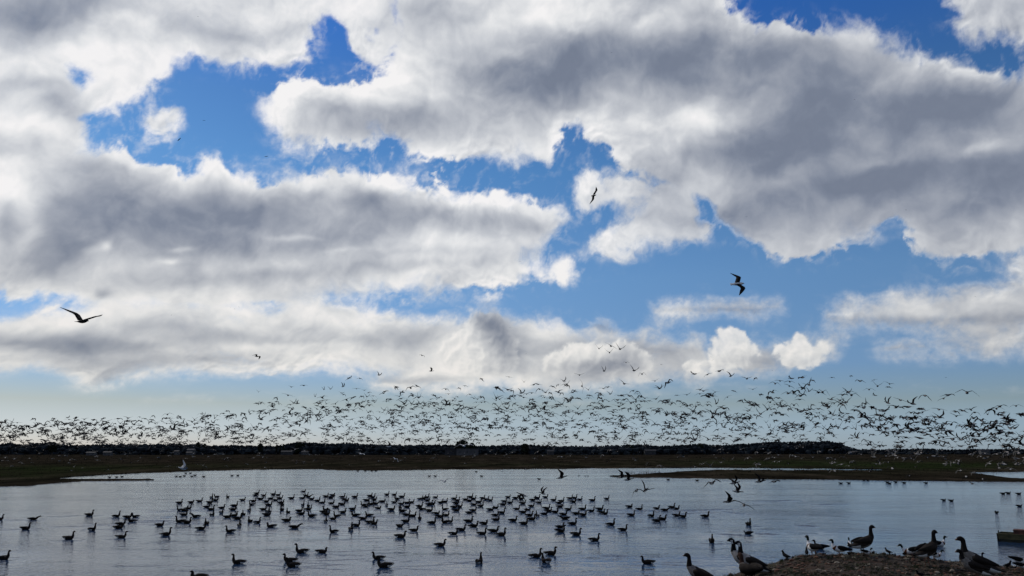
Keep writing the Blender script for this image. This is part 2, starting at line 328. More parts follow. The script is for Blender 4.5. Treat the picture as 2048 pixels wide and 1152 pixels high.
    me.materials.append(m)
    o = link('clouds', me, kind='stuff', label='broken grey and white cumulus clouds drifting over a blue sky')
make_clouds()
# ------------------------------------------------------------------ water
def make_water():
    m = bpy.data.materials.new('lagoon_water'); m.use_nodes = True; n, l = m.node_tree.nodes, m.node_tree.links
    p = n['Principled BSDF']; p.inputs['Base Color'].default_value = (.014, .034, .075, 1); p.inputs['Roughness'].default_value = .06; p.inputs['IOR'].default_value = 1.33
    geo = n.new('ShaderNodeNewGeometry')
    def mp(sx, sy, rot=0):
        v = n.new('ShaderNodeMapping'); v.inputs['Scale'].default_value = (sx, sy, 1); v.inputs['Rotation'].default_value = (0, 0, R(rot)); l.new(geo.outputs['Position'], v.inputs['Vector']); return v.outputs[0]
    def nz(vec, sc_, det, rg=.5):
        x = n.new('ShaderNodeTexNoise'); x.inputs['Scale'].default_value = sc_; x.inputs['Detail'].default_value = det; x.inputs['Roughness'].default_value = rg; l.new(vec, x.inputs['Vector']); return x.outputs['Fac']
    def mth(op, a, b):
        x = n.new('ShaderNodeMath'); x.operation = op
        for i, v in enumerate((a, b)):
            if isinstance(v, (int, float)): x.inputs[i].default_value = v
            else: l.new(v, x.inputs[i])
        return x.outputs[0]
    fine = nz(mp(2.4, .9, 6), 1.5, 3, .62)
    mid = nz(mp(1.3, .8, -8), .55, 2, .5)
    big = nz(mp(1.0, 1.0, 5), 5.5, 2, .5)
    wind = n.new('ShaderNodeMapRange'); wind.inputs['From Min'].default_value = .36; wind.inputs['From Max'].default_value = .66; wind.inputs['To Min'].default_value = .35; wind.inputs['To Max'].default_value = 1.45
    l.new(nz(mp(.016, .11, 3), 1.0, 4, .6), wind.inputs['Value'])
    rz = mth('MULTIPLY', mth('SUBTRACT', nz(mp(.55, 1.0, 4), .9, 3, .6), .5), 7.0)
    rid = mth('POWER', mth('SUBTRACT', 1.0, mth('MINIMUM', mth('ABSOLUTE', rz, 0), 1.0)), 3.0)
    gate = n.new('ShaderNodeMapRange'); gate.inputs['From Min'].default_value = .56; gate.inputs['From Max'].default_value = .68; l.new(nz(mp(.22, .5, -5), 1.0, 3, .6), gate.inputs['Value'])
    h = mth('ADD', mth('MULTIPLY', fine, .045), mth('ADD', mth('MULTIPLY', mid, .045), mth('MULTIPLY', big, .012)))
    h = mth('ADD', h, mth('MULTIPLY', mth('MULTIPLY', rid, gate.outputs[0]), .035))
    # churned patch where geese have just run across the water to take off
    sx = n.new('ShaderNodeSeparateXYZ'); l.new(geo.outputs['Position'], sx.inputs[0])
    c0 = on_plane(1400, 1018, 0)
    ex = mth('DIVIDE', mth('SUBTRACT', sx.outputs['X'], c0.x), 13.0); ey = mth('DIVIDE', mth('SUBTRACT', sx.outputs['Y'], c0.y), 9.0)
    g = mth('ADD', mth('MULTIPLY', ex, ex), mth('MULTIPLY', ey, ey))
    gau = mth('POWER', 2.718, mth('MULTIPLY', g, -1.0))
    amp = mth('ADD', wind.outputs[0], mth('MULTIPLY', gau, 1.3))
    # long waves die down with distance so far water stays a calm mirror of the low sky
    hh = mth('MULTIPLY', h, amp)
    b = n.new('ShaderNodeBump'); b.inputs['Strength'].default_value = 1.0; b.inputs['Distance'].default_value = 1.0
    l.new(hh, b.inputs['Height']); l.new(b.outputs[0], p.inputs['Normal'])
    globals()['M_WATER'] = m
    me = bpy.data.meshes.new('water'); s = 9000
    me.from_pydata([(-s, -200, 0), (s, -200, 0), (s, s, 0), (-s, s, 0)], [], [(0, 1, 2, 3)]); me.materials.append(m)
    link('water', me, kind='structure', label='rippled grey blue lagoon water between the grassy banks')
make_water()

# ------------------------------------------------------------------ far ground: banks, islands and the plain behind, one sheet that dips under the water
LAND = [  # outlines in photograph pixels, on the water level
 [(-900,985),(-200,978),(0,973.5),(60,971.5),(105,967),(150,963.5),(230,961.6),(300,961.0),(312,960.6),(300,958.6),(230,958.6),(170,959.2),(135,958.6),(112,957.8),(150,953.5),(200,950.5),(250,948),(300,945.6),(350,944),(430,941.2),(520,939.4),(600,938.6),(644,938.2),(652,940.4),(700,940.6),(830,940.6),(884,938.6),(1000,938.8),(1080,938),(1180,937.0),(1260,936.3),(1400,935.8),(1560,936.6),(1640,937.6),(1700,938.6),(1760,939.4),(1775,941.4),(1690,941.0),(1560,940.6),(1430,940.6),(1380,943),(1330,946),(1280,949),(1215,952),(1225,953.6),(1270,954.6),(1330,955.6),(1450,957.4),(1560,958.4),(1680,959.8),(1800,961.8),(1900,962.4),(2048,964),(2300,966),(2900,970),(2900,901.6),(-900,901.6)],
]
PONDS = [[(1925,944.5),(2048,943.6),(2400,943),(2400,958),(2048,958),(2020,956.6),(1990,953),(1962,948.6)]]
def land_fields():
    ys = np.concatenate([np.arange(901.2, 906, .3), np.arange(906, 930, .75), np.arange(930, 975, .4), np.arange(975, 1010, 2.0)])
    xs = np.concatenate([np.arange(-900, -60, 16), np.arange(-60, 2110, 3.2), np.arange(2110, 2900, 16)])
    GX, GY = np.meshgrid(xs, ys)
    W = perlin(GX / 14, GY / 2.2, 401) * .45 + perlin(GX / 45, GY / 5, 402) * .7
    # signed distance in metres along the view is what matters: sample on a fine raster then blur
    st = 1.0
    rx = np.arange(-900, 2900, 2.0); ry = np.arange(900.5, 1012, .25)
    RX, RY = np.meshgrid(rx, ry)
    M = np.zeros(RX.shape)
    for p in LAND: M = np.maximum(M, poly_mask(p, RX, RY) * 1.0)
    for p in PONDS: M = M * (1 - poly_mask(p, RX, RY))
    k = np.exp(-.5 * (np.arange(-4, 5) / 1.8) ** 2); k /= k.sum()
    M = np.apply_along_axis(lambda m: np.convolve(np.pad(m, 4, mode='edge'), k, 'valid'), 0, M)
    def samp(X, Y):
        gx = np.clip((X + 900) / 2.0, 0, M.shape[1] - 1.001); gy = np.clip((Y - 900.5) / .25, 0, M.shape[0] - 1.001)
        i = gx.astype(int); j = gy.astype(int); fx = gx - i; fy = gy - j
        return (M[j, i] * (1 - fx) + M[j, i + 1] * fx) * (1 - fy) + (M[j + 1, i] * (1 - fx) + M[j + 1, i + 1] * fx) * fy
    L = samp(GX, GY + W)
    return GX, GY, L, samp
def make_land():
    GX, GY, L, samp = land_fields()
    u = (GX - 1024) / FPX; v = (576 - GY) / FPX
    dy = CP - v * SP; dz = SP + v * CP
    t = -EYE / dz
    X = u * t; Y = dy * t
    Z = -.35 + .47 * sstep(.25, .75, L)
    dist = np.hypot(X, Y)
    rough = perlin(X / 2.6, Y / 2.6, 411) * .05 + perlin(X / 11, Y / 11, 412) * .08 + np.abs(perlin(X / 1.1, Y / 4, 413)) * .05
    Z = Z + np.where(L > .5, rough * np.clip(L * 2 - 1, 0, 1) + .02, 0)
    Z = Z * np.where(L > .5, np.clip(dist / 170, .75, 2.2), 1)
    P = np.stack([X, Y, Z], -1)
    # reach beyond the plain's edge to the horizon
    far = P[0].copy(); s = 11000 / np.hypot(far[:, 0], far[:, 1]); far[:, 0] *= s; far[:, 1] *= s; far[:, 2] = .3
    near = P[-1].copy(); near[:, 2] = -1.2; near2 = near.copy(); near2[:, :2] *= .02; near2[:, 1] -= 60
    P = np.concatenate([far[None], P, near[None], near2[None]], 0)
    nr, nc = P.shape[:2]
    me = grid_mesh('ground', P.reshape(-1, 3), nr, nc)
    # where grass grows green rather than brown: patches of greener sward
    G = np.zeros(GX.shape)
    for cx, cy, rx, ry, a in ((110, 939, 170, 7, 1.0), (30, 952, 120, 8, .7), (380, 934, 180, 5, .45), (700, 930, 250, 5, .2), (1040, 931, 220, 4, .35), (1500, 927, 190, 7, .8), (1700, 931, 180, 7, 1.0), (1880, 935, 120, 7, 1.1), (1980, 930, 120, 5, .6), (1640, 948, 250, 5, .25)):
        G += a * np.exp(-((GX - cx) / rx) ** 2 - ((GY - cy) / ry) ** 2)
    G = G * (.75 + .7 * fbm(GX / 40, GY / 3.0, 4, 421)) 
    D_ = np.clip((GY - 903) / 20, 0, 1)
    Ga = np.zeros((nr, nc)); Ga[1:-2] = np.clip(G, 0, 1.4); Ga[0] = 0
    attr(me, 'sward', Ga)
    m = bpy.data.materials.new('marsh_ground'); m.use_nodes = True; n, l = m.node_tree.nodes, m.node_tree.links
    p = n['Principled BSDF']; p.inputs['Roughness'].default_value = 1; p.inputs['Specular IOR Level'].default_value = 0
    geo = n.new('ShaderNodeNewGeometry')
    mpn = n.new('ShaderNodeMapping'); mpn.inputs['Scale'].default_value = (.09, .03, .3); l.new(geo.outputs['Position'], mpn.inputs['Vector'])
    nz = n.new('ShaderNodeTexNoise'); nz.inputs['Scale'].default_value = 1; nz.inputs['Detail'].default_value = 8; nz.inputs['Roughness'].default_value = .7; l.new(mpn.outputs[0], nz.inputs['Vector'])
    r1 = n.new('ShaderNodeValToRGB'); l.new(nz.outputs['Fac'], r1.inputs[0])
    e = r1.color_ramp.elements; e[0].position = .36; e[0].color = (.006, .005, .004, 1); e[1].position = .68; e[1].color = (.042, .032, .024, 1)
    x = e.new(.52); x.color = (.017, .014, .0095, 1)
    r2 = n.new('ShaderNodeValToRGB'); l.new(nz.outputs['Fac'], r2.inputs[0])
    e = r2.color_ramp.elements; e[0].position = .34; e[0].color = (.006, .009, .0035, 1); e[1].position = .7; e[1].color = (.024, .033, .012, 1)
    mx = n.new('ShaderNodeMix'); mx.data_type = 'RGBA'; at = n.new('ShaderNodeAttribute'); at.attribute_name = 'sward'
    l.new(at.outputs['Fac'], mx.inputs['Factor']); l.new(r1.outputs[0], mx.inputs[6]); l.new(r2.outputs[0], mx.inputs[7])
    l.new(mx.outputs[2], p.inputs['Base Color'])
    b = n.new('ShaderNodeBump'); b.inputs['Distance'].default_value = .3; l.new(nz.outputs['Fac'], b.inputs['Height']); l.new(b.outputs[0], p.inputs['Normal'])
    me.materials.append(m)
    link('ground', me, kind='structure', label='flat brown and green marsh ground reaching to the tree line')
    # tussocks along the banks and over the plain
    rs = np.random.RandomState(5)
    V = []; F = []; nt = 0
    def tuft(x, y, z, h, w):
        nonlocal nt
        k = 4
        for i in range(k):
            a = rs.rand() * 6.28; r = w * rs.rand(); bx = x + r * math.cos(a); by = y + r * math.sin(a) * .6
            ln = h * (.5 + rs.rand()); tx = bx + (rs.rand() - .5) * w * 1.4; b0 = len(V); ww = w * (.25 + .25 * rs.rand())
            V.extend([(bx - ww, by, z - .05), (bx + ww, by, z - .05), (tx, by + (rs.rand() - .5) * w, z + ln), (bx, by + ww, z - .05)])
            F.extend([(b0, b0 + 1, b0 + 2), (b0 + 1, b0 + 3, b0 + 2), (b0 + 3, b0, b0 + 2)])
    def zat(px, py): return .15
    n_ = 0
    while n_ < 7500:
        px = rs.uniform(-120, 2170); py = 905 + 62 * rs.rand() ** 1.0
        lv = samp(np.array([px]), np.array([py]))[0]
        if lv < .75: continue
        edge = samp(np.array([px]), np.array([py - 1.6]))[0] < .7 or samp(np.array([px]), np.array([py + 1.6]))[0] < .7
        if not edge and rs.rand() < .35: continue
        q = on_plane(px, py, 0); dd = math.hypot(q.x, q.y)
        ph = rs.uniform(.5, 1.7) * (1.3 if (1420 < px < 1760 and 938 < py < 946) else .9)     # height in photograph pixels
        tuft(q.x, q.y, .12 * max(.75, min(2.2, dd / 170)), min(ph * dd / FPX, .9), rs.uniform(.8, 2.2) * dd / FPX)
        n_ += 1
    me = bpy.data.meshes.new('tussocks'); me.from_pydata(V, [], F)
    me.materials.append(mat('marsh_grass', (.040, .036, .020), .95, (.006, .006, .004), .25, spec=0))
    link('marsh_grass', me, kind='stuff', label='rough dark grass tussocks along the marsh banks')
make_land()

# ------------------------------------------------------------------ distant woodland
TOP = [(-700,889),(-300,887),(-100,888),(0,889),(20,886),(34,890),(48,893),(62,890),(75,887),(106,885),(112,891),(126,888),(142,892),(200,889.5),(260,889.5),(300,889),(340,889),(370,890),(395,888),(415,892),(440,892),(470,893),(500,892),(528,894),(550,893),(590,886),(620,886),(640,888),(690,886.5),(720,889),(760,890),(800,891),(850,890.5),(905,891),(955,893),(1000,892),(1050,889.5),(1100,893),(1150,893),(1200,893),(1250,891),(1290,890),(1320,893),(1370,891),(1400,888),(1430,893),(1460,890),(1500,887.5),(1540,884.5),(1600,884.5),(1650,883.5),(1676,886),(1700,895.5),(1715,899),(1760,899.5),(1850,898.6),(1900,899.5),(1960,899),(2048,898.5),(2300,896),(2800,893)]
def topy(x):
    for (x1, y1), (x2, y2) in zip(TOP, TOP[1:]):
        if x1 <= x <= x2: return y1 + (y2 - y1) * (x - x1) / (x2 - x1)
    return 892
def ico(sub=1):
    b = bmesh.new(); bmesh.ops.create_icosphere(b, subdivisions=sub, radius=1); b.verts.ensure_lookup_table()
    v = np.array([tuple(x.co) for x in b.verts]); f = np.array([[w.index for w in q.verts] for q in b.faces]); b.free(); return v, f
ICO1, ICO2 = ico(1), ico(2)
def lumps(name, L, seed=3, base=None, jit=.28):     # L: (x, y, z, rx, rz) foliage clumps joined into one mesh
    rs = np.random.RandomState(seed); bv, bf = base or ICO1
    V = []; F = []
    for i, (x, y, z, rx, rz) in enumerate(L):
        s = 1 + (rs.rand(len(bv), 1) - .5) * 2 * jit
        V.append(bv * s * np.array([rx, rx, rz]) + np.array([x, y, z])); F.append(bf + i * len(bv))
    V = np.concatenate(V); F = np.concatenate(F)
    me = bpy.data.meshes.new(name); me.from_pydata(V.tolist(), [], F.tolist()); return me
M_WOOD = mat('woodland_foliage', (.026, .032, .036), .95, (.008, .010, .013), .12, spec=0)  # slight blue of distant haze put into the foliage colour
M_LEAF = mat('tree_foliage', (.018, .022, .014), .95, (.006, .008, .006), .35, spec=0)
M_BARK = mat('bark', (.05, .04, .03), .9, spec=.1)
def make_woods():
    rs = np.random.RandomState(8); L = []
    for dep, dtop, step in ((905, 0.0, 3.6), (960, -.2, 4.2), (870, 5.0, 5.0)):
        x = -700
        while x < 2800:
            if 1440 < x < 1700 : dp = dep + 120
            else: dp = dep + 30 * math.sin(x / 70)
            ty = topy(x) + dtop + rs.normal(0, .8) - .9 * float(perlin(np.array(x / 19.), np.array(.5), 77)) - .7 * float(perlin(np.array(x / 6.), np.array(.5), 78))
            if x > 1715: ty += .2; dp = dep + 60
            zt = at_depth(x, ty, dp).z; X = at_depth(x, ty, dp).x
            r = rs.uniform(2.2, 4.2) * (.75 if x > 1705 else 1)
            z = zt - r * .8
            while z > -2:
                L.append((X + rs.normal(0, 1.2), dp + rs.uniform(-6, 6), z, r * rs.uniform(.8, 1.25), r * rs.uniform(.7, 1.0)))
                z -= r * 1.15; r *= 1.08
            x += step * rs.uniform(.6, 1.4) * (1 if -60 < x < 2110 else 1.8)
    me = lumps('woodland', L); me.materials.append(M_WOOD)
    link('woodland', me, kind='stuff', label='long dark line of woodland closing the far side of the marsh')
    # finer sprays that break the outline
    S = []
    x = -60
    while x < 2110:
        ty = topy(x) - rs.uniform(-.6, 1.5) - .9 * float(perlin(np.array(x / 19.), np.array(.5), 77)); dp = 900 if not (1440 < x < 1700) else 1020
        q = at_depth(x, ty, dp); S.append((q.x, q.y, q.z - .6, rs.uniform(.5, 1.3), rs.uniform(.5, 1.5))); x += rs.uniform(1.2, 3.2)
    me = lumps('treetops', S, 9, jit=.4); me.materials.append(M_WOOD); link('treetops', me, kind='stuff', label='ragged treetops along the woodland skyline')
make_woods()
def tree(px, ytop, wpx, dep, label, shape='round', group='single trees above the woodland', name='broadleaf_tree', seed=0):
    rs = np.random.RandomState(100 + seed)
    b = at_depth(px, 907, dep); top = at_depth(px, ytop, dep); H = top.z; W = wpx * dep / FPX / 2
    root = bpy.data.objects.new(name, None); C.objects.link(root); root.location = (b.x, b.y, .3); root['label'] = label; root['category'] = 'tree'; root['group'] = group
    L = []
    n = {'round': 60, 'poplar': 46, 'conifer': 50}[shape]
    for i in range(n):
        f = rs.rand(); a = rs.rand() * 6.28
        if shape == 'round':
            zz = H * (.34 + .62 * f); w = W * math.sqrt(max(.05, 1 - ((f - .42) / .62) ** 2)); r = W * rs.uniform(.18, .34)
        elif shape == 'poplar':
            zz = H * (.2 + .75 * f); w = W * (.75 if f < .8 else .4); r = W * rs.uniform(.3, .5)
        else:
            zz = H * (.15 + .83 * f); w = W * (1.02 - f); r = W * (.42 - .3 * f)
        rr = max(0, w - r * .7) * math.sqrt(rs.rand())
        L.append((rr * math.cos(a), rr * math.sin(a), zz - r * .5, r, r * rs.uniform(.8, 1.2)))
    me = lumps('crown', L, seed, jit=.35); me.materials.append(M_LEAF); link('crown', me, parent=root)
    bm = bmesh.new(); bmesh.ops.create_cone(bm, segments=7, radius1=max(.25, W * .12), radius2=.08, depth=H * .8, cap_ends=True)
    for v in bm.verts: v.co.z += H * .4 - .4; v.co.x += .15 * math.sin(v.co.z)
    for k in range(5):
        a = rs.rand() * 6.28; z0 = H * rs.uniform(.3, .55); ln = W * .8
        p0 = Vector((0, 0, z0)); p1 = Vector((math.cos(a) * ln, math.sin(a) * ln, z0 + ln * .8)); d = (p1 - p0)
        ret = bmesh.ops.create_cone(bm, segments=5, radius1=W * .05, radius2=.04, depth=d.length)
        Mx = Matrix.Translation((p0 + p1) / 2) @ d.to_track_quat('Z', 'Y').to_matrix().to_4x4(); bmesh.ops.transform(bm, matrix=Mx, verts=ret['verts'])
    me = bpy.data.meshes.new('trunk'); bm.to_mesh(me); bm.free(); me.materials.append(M_BARK); link('trunk', me, parent=root)
for i, a in enumerate([
  (925, 880.5, 32, 780, 'largest rounded dark tree, rising behind the pale flat roofed shed', 'round'),
  (944, 885.5, 18, 778, 'smaller rounded tree joined to the right of the tallest tree by the shed', 'round'),
  (566, 887.5, 6.5, 880, 'rightmost of three small upright poplars left of the wooded rise', 'poplar'),
  (559.5, 888.5, 6, 880, 'middle one of three small upright poplars', 'poplar'),
  (552.5, 887.5, 6, 880, 'leftmost of three small upright poplars', 'poplar'),
  (520, 886.5, 14, 870, 'bushy tree standing clear left of the three upright poplars', 'round'),
  (598, 883.5, 22, 890, 'broad tree on the wooded rise right of the three upright poplars', 'round'),
  (395, 884.5, 13, 880, 'tall bushy tree poking above the left woodland, beside a lower twin', 'round'),
  (408, 887, 12, 880, 'lower bushy tree right beside the tall one in the left woodland', 'round'),
  (357, 885.5, 13, 880, 'lone rounded treetop between the conifer and the twin bushy trees', 'round'),
  (221, 882, 4.5, 870, 'thin pointed conifer standing up from the left woodland skyline', 'conifer'),
  (104, 884.5, 20, 860, 'dense tree clump top near the far left of the skyline', 'round'),
  (1050, 887, 18, 880, 'rounded tree a little right of the shed on the skyline', 'round'),
  (1258, 889, 20, 880, 'low spreading tree left of the long wooded ridge', 'round'),
  (1402, 886.5, 14, 900, 'bushy tree at the left foot of the wooded ridge', 'round'),
]): tree(*a[:5], shape=a[5], seed=i, name={'round': 'broadleaf_tree', 'poplar': 'poplar_tree', 'conifer': 'conifer_tree'}[a[5]])

# ------------------------------------------------------------------ far buildings
M_WALLP = mat('pale_render', (.085, .083, .085), .9, (.06, .06, .062), .4)
M_WALLB = mat('grey_blockwork', (.045, .045, .048), .9, (.03, .03, .033), .5)
M_SLATE = mat('slate_roof', (.03, .03, .035), .8, (.018, .018, .022), .6)
M_DARK = mat('dark_opening', (.02, .02, .022), .4, spec=.5)
def boxm(name, x0, x1, y0, y1, z0, z1, m, parent):
    bm = bmesh.new(); bmesh.ops.create_cube(bm, size=1)
    for v in bm.verts: v.co = Vector((x0 if v.co.x < 0 else x1, y0 if v.co.y < 0 else y1, z0 if v.co.z < 0 else z1))
    me = bpy.data.meshes.new(name); bm.to_mesh(me); bm.free(); me.materials.append(m); return link(name, me, parent=parent)
def gable(name, x0, x1, y0, y1, z0, z1, m, parent):
    ym = (y0 + y1) / 2
    V = [(x0, y0, z0), (x1, y0, z0), (x1, y1, z0), (x0, y1, z0), (x0, ym, z1), (x1, ym, z1)]
    me = bpy.data.meshes.new(name); me.from_pydata(V, [], [(0, 1, 5, 4), (3, 4, 5, 2), (0, 4, 3), (1, 2, 5), (0, 3, 2, 1)]); me.materials.append(m); return link(name, me, parent=parent)
def house(x1, x2, ytop, yeave, dep, label, name='house', cat='house', wall=None, roof=None, wins=3, flat=False, ybase=907):
    a = at_depth(x1, yeave, dep); b = at_depth(x2, yeave, dep); zt = at_depth(x1, ytop, dep).z; w = b.x - a.x
    root = bpy.data.objects.new(name, None); C.objects.link(root); root.location = ((a.x + b.x) / 2, dep, .3); root['label'] = label; root['category'] = cat
    h = w / 2; D = min(8, max(4, w * .5)); ze = a.z - .3; zt -= .3
    boxm('wall', -h, h, 0, D, -.5, ze, wall or M_WALLP, root)
    if flat: boxm('roof', -h - .3, h + .3, -.3, D + .3, ze, max(zt, ze + .4), roof or M_SLATE, root)
    else: gable('roof', -h - .3, h + .3, -.4, D + .4, ze, max(zt, ze + .8), roof or M_SLATE, root)
    for i in range(wins):
        xx = -h + w * (i + .5) / wins; boxm('window', xx - .5, xx + .5, -.06, .02, ze * .35, ze * .75, M_DARK, root)
    return root
sh = house(913, 956, 896.8, 898.2, 760, 'pale grey flat roofed shed in front of the tallest rounded tree', 'shed', 'shed', M_WALLP, M_WALLB, 3, True)
house(890, 912.5, 898.4, 899.8, 770, 'low darker grey lean-to joined to the left end of the shed', 'outbuilding', 'outbuilding', M_WALLB, M_SLATE, 2, True)
house(172, 190, 904.5-1, 906.2-1, 740, 'small white house low in front of the left woodland', wins=2)
house(206, 222, 902.6, 904.6, 745, 'white house right of the smallest white house on the left', wins=2)
house(348, 357, 900.6, 902.4, 830, 'narrow pale house under the twin bushy trees', wins=2)
house(374, 388, 897.4, 899.6, 835, 'house with a long pale roof beneath the tall bushy tree', roof=M_WALLP, wins=2)
house(372, 384, 903.6, 905.0, 820, 'low pale barn in front of the long pale roofed house', 'barn', 'barn', wins=1)
house(562, 583, 901.2, 903.2, 830, 'grey barn with a striped look left of the wooded rise', 'barn', 'barn', M_WALLB, M_WALLB, 2)
house(603, 616, 902.0, 904.0, 825, 'pale house with dark windows below the wooded rise', wins=3)
house(1095, 1108, 900.5, 902.5, 840, 'small grey cottage on the tree line right of the shed', wins=2, wall=M_WALLB)
house(1290, 1312, 899.0, 901.5, 850, 'grey roofed farmhouse partly hidden left of the wooded ridge', 'farmhouse', 'house', M_WALLB, M_SLATE, 3)
house(1962, 1980, 898.6, 900.4, 860, 'low pale bungalow among the hedges at far right', 'bungalow', 'house', wins=2)
# ------------------------------------------------------------------ birds: shapes
def F_(name, col, rough=.8, scale=14, spec=.05, c2=None): return mat(name, col, rough, c2 or tuple(c * .62 for c in col), scale, spec=spec)
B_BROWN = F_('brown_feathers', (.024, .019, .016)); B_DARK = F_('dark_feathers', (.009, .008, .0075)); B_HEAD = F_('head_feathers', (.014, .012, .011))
B_PALE = F_('pale_feathers', (.36, .33, .30)); B_WHITE = F_('white_feathers', (.62, .61, .58), c2=(.45, .44, .42)); B_GREY = F_('gull_grey_feathers', (.30, .31, .33), c2=(.24, .25, .27))
B_BILL = F_('orange_bill', (.10, .045, .02), .45, spec=.4); B_BLACK = F_('black_feathers', (.006, .006, .007)); B_LEG = F_('pinkish_legs', (.16, .08, .06), .6)
B_BREAST = F_('breast_feathers', (.20, .175, .15)); B_GREEN = F_('dark_green_head', (.008, .014, .011), .5); B_CHEST = F_('chestnut_feathers', (.12, .045, .02)); B_RED = F_('red_bill', (.07, .015, .012), .4, spec=.4)
B_RUFOUS = F_('rufous_feathers', (.045, .024, .018)); B_DLEG = F_('dark_legs', (.02, .018, .018), .6)
def smooth_path(P, n):
    P = [np.array(p, float) for p in P]; out = []
    for i in range(len(P) - 1):
        a = P[max(i - 1, 0)]; b = P[i]; c = P[i + 1]; d = P[min(i + 2, len(P) - 1)]
        for k in range(n):
            t = k / n
            out.append(.5 * ((2 * b) + (c - a) * t + (2 * a - 5 * b + 4 * c - d) * t * t + (-a + 3 * b - 3 * c + d) * t ** 3))
    out.append(P[-1]); return out
def loft(path, seg=10, sub=2, mats=None, name='body', yaw_head=0.0, neck_from=None, shade=None):
    """path rows: x, z, half width, half height, material slot, y; a tube swept along a curve in the bird's own plane"""
    rows = smooth_path([(p[0], p[1], p[2], p[3], (p[5] if len(p) > 5 else 0)) for p in path], sub)
    slots = []
    for i in range(len(path) - 1): slots += [path[i][4]] * sub
    V = []; F = []; S = []
    n = len(rows)
    for i, r in enumerate(rows):
        a = rows[max(i - 1, 0)]; b = rows[min(i + 1, n - 1)]
        t = np.array([b[0] - a[0], 0, b[1] - a[1]]); t /= (np.linalg.norm(t) + 1e-9)
        up = np.array([-t[2], 0, t[0]])
        for k in range(seg):
            an = 2 * math.pi * k / seg; cw = math.cos(an); sw = math.sin(an)
            w = max(r[2], .003); h = max(r[3], .003)
            V.append((r[0] + up[0] * sw * h, r[4] + cw * w, r[1] + up[2] * sw * h))
    for i in range(n - 1):
        for k in range(seg):
            k2 = (k + 1) % seg
            F.append((i * seg + k, i * seg + k2, (i + 1) * seg + k2, (i + 1) * seg + k)); S.append(slots[i])
    F.append(tuple(range(seg - 1, -1, -1))); S.append(slots[0]); F.append(tuple((n - 1) * seg + k for k in range(seg))); S.append(slots[-1])
    me = bpy.data.meshes.new(name); me.from_pydata(V, [], F)
    for m in mats: me.materials.append(m)
    cen = [sum((np.array(V[j]) for j in f), np.zeros(3)) / len(f) for f in F]
    for p, s, c in zip(me.polygons, S, cen):
        p.use_smooth = True; s2 = s
        if shade: s2 = shade(c, s)
        p.material_index = s2
    return me
def join_meshes(name, items):        # items: (mesh, matrix) -> one mesh with shared slots
    mats = []; V = []; F = []; S = []
    for me, mx in items:
        mp = []
        for m in me.materials:
            if m not in mats: mats.append(m)
            mp.append(mats.index(m))
        o = len(V); V.extend([tuple(mx @ v.co) for v in me.vertices])
        flip = mx.determinant() < 0
        for p in me.polygons:
            f = tuple(o + v for v in p.vertices); F.append(f[::-1] if flip else f); S.append(mp[p.material_index] if mp else 0)
    r = bpy.data.meshes.new(name); r.from_pydata(V, [], F)
    for m in mats: r.materials.append(m)
    r.polygons.foreach_set('material_index', S); r.polygons.foreach_set('use_smooth', [True] * len(F)); return r
ID = Matrix.Identity(4)
